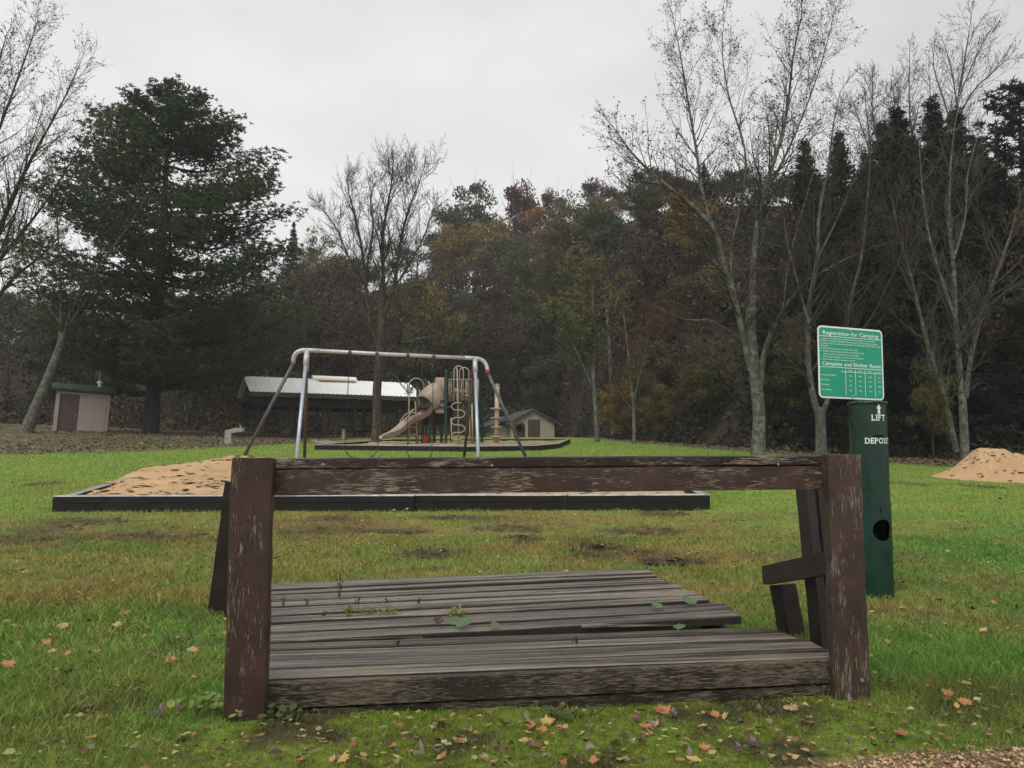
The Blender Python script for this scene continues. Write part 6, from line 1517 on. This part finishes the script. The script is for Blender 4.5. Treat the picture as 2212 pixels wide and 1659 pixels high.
# individually seen leaves: pixel, colour, half length, label
LV = [(135, 1368, 'tan', .050, 'large pale tan maple leaf lying alone in the grass left of the left post'), (268, 1338, 'orange', .052, 'big rust maple leaf near the far grass left of the left post'), (252, 1364, 'tan', .038, 'pale tan leaf just below the rust maple leaf'),
      (18, 1452, 'orange', .048, 'orange-brown leaf at the left border of the picture'), (100, 1402, 'orange', .036, 'orange leaf in a row of three, uppermost'), (112, 1424, 'tan', .030, 'tan leaf in a row of three, middle'), (145, 1428, 'orange', .030, 'orange leaf in a row of three, right end'),
      (368, 1442, 'orange', .040, 'orange-brown leaf standing in the grass close left of the left post'), (415, 1420, 'tan', .036, 'ragged tan leaf between the orange leaf and the left post'), (210, 1424, 'orange', .024, 'small orange leaf beside the row of three'),
      (345, 1560, 'brown', .055, 'big crumpled dark brown leaf near the foot of the left post'), (392, 1548, 'brown', .045, 'smaller crumpled brown leaf against the big one'), (193, 1305, 'orange', .035, 'orange maple leaf furthest up the grass left of the platform'),
      (490, 1352, 'orange', .035, 'rust leaf stuck against the left post'), (488, 1382, 'orange', .03, 'orange leaf low against the left post'), (1432, 1545, 'orange', .050, 'bright orange leaf on top of the leaf heap before the platform'), (1455, 1550, 'brown', .045, 'dark brown leaf beside the bright orange one'),
      (1378, 1560, 'brown', .040, 'dark leaf at the left of the leaf heap'), (1395, 1578, 'orange', .030, 'orange leaf in the middle of the leaf heap'), (1410, 1572, 'grey', .042, 'grey leaf in the leaf heap'), (1180, 1570, 'yellow', .040, 'yellow curled leaf before the rim board'), (1172, 1585, 'orange', .030, 'orange leaf below the yellow curled leaf'),
      (1140, 1562, 'grey', .05, 'pale grey curled leaf before the rim board'), (1385, 1605, 'brown', .03, 'dark leaf below the heap'), (1710, 1535, 'tan', .042, 'tan leaf with a dark edge before the right post'), (1640, 1540, 'brown', .035, 'dark leaf standing before the right end of the platform'),
      (1668, 1546, 'brown', .032, 'brown cupped leaf left of the tan leaf'), (1628, 1612, 'brown', .050, 'cupped dark leaf alone on the moss'), (1545, 1552, 'orange', .034, 'orange curled leaf on the moss right of the heap'), (1565, 1556, 'yellow', .028, 'yellow leaf next to the orange curled leaf'),
      (1835, 1517, 'grey', .045, 'pale grey leaf at the foot of the right post'), (1522, 1625, 'orange', .03, 'orange leaf low on the moss'), (740, 1648, 'yellow', .038, 'yellow leaf at the lower border left of centre'), (910, 1620, 'grey', .04, 'grey leaf pointing up on the moss'),
      (1490, 1640, 'grey', .05, 'long pale leaf near the lower border'), (1265, 1245, 'yellow', .02, None)]
for a_, b_, c_, s_, lab in LV:
    if lab is None: continue
    leaf(gpt(a_, b_), c_, s_ * .78, label=lab, tilt=.4, face=R(24))
def onplat(px, py, zt):
    d = ray(px, py); k = (zt - EYE) / d.z; return Vector((d.x * k, d.y * k, zt))
for a_, b_, c_, s_, zt, lab in ((1487, 1303, 'green', .060, .180, 'large pale green leaf lying on the rear deck boards'), (1420, 1315, 'green', .045, .175, 'smaller green leaf left of the large pale one on the deck'), (1468, 1362, 'green', .032, .150, 'green leaf standing on the front deck boards'),
                                (1000, 1354, 'green', .062, .142, 'bright green leaf poking out of the gap in the deck'), (1068, 1358, 'green', .034, .140, 'small green leaf in the deck gap'), (948, 1352, 'brown', .035, .152, 'withered leaf in the deck gap left of the bright green one')):
    p = onplat(a_, b_, zt); leaf(p, c_, s_, label=lab, tilt=.35, h=zt + .016, face=R(16 if s_ > .04 else 28))
zones = [('on the moss before the platform', (620, 1900), (1560, 1657), 150, (.009, .030)), ('on the long grass left of the platform', (5, 470), (1290, 1650), 44, (.010, .032)), ('on the lawn right of the platform', (1880, 2205), (1150, 1600), 46, (.012, .034)), ('on the worn grass behind the platform', (610, 1720), (1105, 1222), 34, (.014, .034))]
for zn, (x0, x1), (y0, y1), n_, (s0, s1) in zones:
    for k in range(n_):
        c_ = rl.choices(['orange', 'tan', 'yellow', 'brown', 'grey'], [2.2, 2, 3, 2.6, 2])[0]; px_i = rl.uniform(x0, x1); py_i = rl.uniform(min(y0, y1), max(y0, y1))
        if 1850 > px_i > 1680 and py_i < 1600 and zn.startswith('on the moss'): continue
        leaf(gpt(px_i, py_i), c_, s0 + (s1 - s0) * rl.random() ** 1.6, zone=zn, tilt=.5)
# the countless small ones
def litter():
    r = np.random.default_rng(91)
    def batch(n, x, y, s, pal, lab, lift=.008):
        z = terr(x, y) + lift; a = r.random(n) * 6.28; tl = r.normal(0, .35, (n, 2)); ca, sa = np.cos(a), np.sin(a)
        shp = np.array([(-1, 0), (-.3, .5), (.45, .45), (1, 0), (.3, -.5), (-.45, -.45)]) * (.7 + .6 * r.random((n, 6, 1))); X = shp[..., 0] * s[:, None]; Yq = shp[..., 1] * s[:, None]
        Zq = X * tl[:, :1] + Yq * tl[:, 1:] + np.abs(Yq) * r.random((n, 1)); V = np.stack([x[:, None] + X * ca[:, None] - Yq * sa[:, None], y[:, None] + X * sa[:, None] + Yq * ca[:, None], z[:, None] + np.abs(Zq)], -1)
        col = np.array(pal)[r.integers(0, len(pal), n)] * (.6 + .7 * r.random((n, 1))); tag(polys('fallen_leaves', V, 6, m_litter, cols=np.repeat(col, 6, 0)), lab, 'leaf litter', kind='stuff')
    pal = [(.34, .20, .08), (.30, .24, .10), (.10, .055, .035), (.17, .14, .11), (.24, .10, .04), (.36, .30, .16), (.05, .03, .02)]
    # lawn
    n = 9500; y = 2.1 * (26 / 2.1) ** r.random(n) ** 1.15; x = (r.random(n) * 2 - 1) * .72 * y; u, v_ = plat_uv(x, y); k = ~((u > -.3) & (u < 2.3) & (v_ > -.05) & (v_ < 2.4)) & ~inpoly(x, y, SB) & ~((r.random(n) < .5) & (y > 8)); x, y = x[k], y[k]; n = len(x)
    batch(n, x, y, (.004 + .014 * r.random(n) ** 2.0) * (1 + .05 * y), pal, 'small leaf scraps strewn over the lawn', .02)
    # bank and wood edge
    n = 42000; y = r.uniform(22, 60, n); x = r.uniform(-.75, .75, n) * y; _, _, lmk, _ = ground_col(x, y); k = (r.random(n) < lmk * .9) & (y < edge_y(x) + 2); x, y = x[k], y[k]; n = len(x)
    batch(n, x, y, .035 + .06 * r.random(n), [(.19, .125, .07), (.26, .19, .12), (.10, .075, .05), (.15, .10, .05), (.30, .24, .17), (.09, .09, .04)], 'brown leaf litter covering the bank and the edge of the wood', .02)
litter()

# small plants growing on and beside the platform
m_weed = leafmat('weed_green', [(.10, .16, .04), (.22, .26, .07), (.34, .33, .11)], scale=8); m_stalk = plain('dry_stalk', (.035, .022, .015), rough=.8)
def sprig(p, h, n, w_, label, mat_, name='weed_sprig', lean=.3, leaves=6, seed=1):
    r = random.Random(seed); root = thing(name, label, 'weed', p); m = MB(); tips = []
    for k in range(n):
        a_ = r.uniform(0, 6.28); q0 = Vector((r.uniform(-w_, w_), r.uniform(-w_ * .3, w_ * .3), -.01)); hh = h * r.uniform(.5, 1); q1 = q0 + Vector((math.cos(a_) * lean * hh * .5, math.sin(a_) * lean * hh * .5, hh * .6)); q2 = q1 + Vector((math.cos(a_) * lean * hh * .5, math.sin(a_) * lean * hh * .5, hh * .4))
        m.tube([q0, q1, q2], [.0022, .0016, .001], 4, cap=False); tips += [(q1, None, 0), (q2, None, 0), (q0.lerp(q1, .6), None, 0)]
    m.build('stem', m_stalk if mat_ is None else mat_, root)
    if leaves:
        q = leaf_quads(tips, leaves * n, .008, np.random.default_rng(seed), .006); polys('foliage', q, 4, mat_ or m_stalk, parent=root)
sprig(onplat(730, 1285, .150), .25, 3, .015, 'tall dry brown stalks growing through the rear deck boards', None, lean=.15, leaves=8, seed=2)
sprig(onplat(800, 1320, .148), .035, 34, .115, 'mat of yellow-green moss and seedlings in a deck seam', m_weed, lean=.9, leaves=5, seed=3)
sprig(onplat(982, 1330, .152), .045, 9, .03, 'small grey-green sprout in a deck seam', m_weed, lean=.7, leaves=9, seed=4)
for k, (a_, b_, hh) in enumerate(((665, 1300, .03), (835, 1298, .03), (700, 1325, .03), (905, 1302, .04), (612, 1305, .05), (770, 1300, .025), (1245, 1385, .035), (858, 1388, .03))):
    sprig(onplat(a_, b_, .15), hh, 3, .008, f'tiny dry stalk in a deck seam {("by the tall stalks", "beyond the moss mat", "left of the moss mat", "right of the moss mat", "close to the left post", "behind the moss mat", "right of the gap leaf", "near the open gap")[k]}', None, lean=.2, leaves=2, seed=10 + k)
def clover(p, n, w_, hh, lab, seed, dark=False):
    r = random.Random(seed); root = thing('ground_ivy', lab, 'weed', p); m = MB(); m.mi = 0; st = MB()
    for k in range(n):
        c = Vector((r.gauss(0, w_), r.gauss(0, w_ * .6), r.uniform(.3, 1) * hh)); rad = r.uniform(.007, .015); nrm = Vector((r.gauss(0, .35), r.gauss(0, .35) - .3, 1)).normalized(); a_ = nrm.orthogonal().normalized(); b_ = nrm.cross(a_)
        P = [c + a_ * rad * math.cos(t_) + b_ * rad * math.sin(t_) for t_ in [6.283 * q / 8 for q in range(8)]]; m.add(P + [c - nrm * rad * .2], [(q, (q + 1) % 8, 8) for q in range(8)])
        st.tube([Vector((c.x * .8, c.y * .8, -.01)), c], .0012, 3, cap=False)
    st.build('stem', m_weed, root); m.build('foliage', LM['green'] if dark else m_weed, root)
clover(gpt(450, 1545), 40, .06, .06, 'green ground ivy left of the foot of the left post', 3); clover(gpt(600, 1560), 34, .05, .05, 'dark ground ivy under the rim board right of the left post', 4, True); clover(gpt(1752, 1500), 46, .06, .07, 'dark ground ivy in the corner left of the right post', 5, True)
clover(gpt(1215, 1556), 26, .06, .04, 'low ivy leaves under the middle bolt of the rim board', 6, True)

# ================================================================== HAZE
m_haze = bpy.data.materials.new('damp_air'); m_haze.use_nodes = True; t = m_haze.node_tree; t.nodes.clear()
o_ = t.nodes.new('ShaderNodeOutputMaterial'); pv = t.nodes.new('ShaderNodeVolumePrincipled'); pv.inputs['Color'].default_value = (.88, .90, .93, 1); pv.inputs['Density'].default_value = .0006
t.links.new(pv.outputs[0], o_.inputs['Volume'])
m = MB(); m.box((0, 185, 42), (760, 430, 92)); hz = m.build('haze', m_haze); hz['kind'] = 'stuff'; hz['label'] = 'thin damp haze over the far hillside'

def f3(r, n):
    i_ = r.integers(0, len(MUDW), n); A_ = np.array(MUDW)[i_]; a_ = r.random(n) * 6.283; q = np.sqrt(r.random(n)) * .95
    x = A_[:, 0] + A_[:, 2] * q * np.cos(a_); y = A_[:, 1] + A_[:, 3] * q * np.sin(a_); k = ~inpoly(x, y, SB); x, y = x[k], y[k]
    return x, y, terr(x, y) - .004, .008 + .030 * r.random(len(x)) ** 3
clods('mud_clods', f3, 1300, 37, 'dark clods and scraps on the muddy wheel tracks')
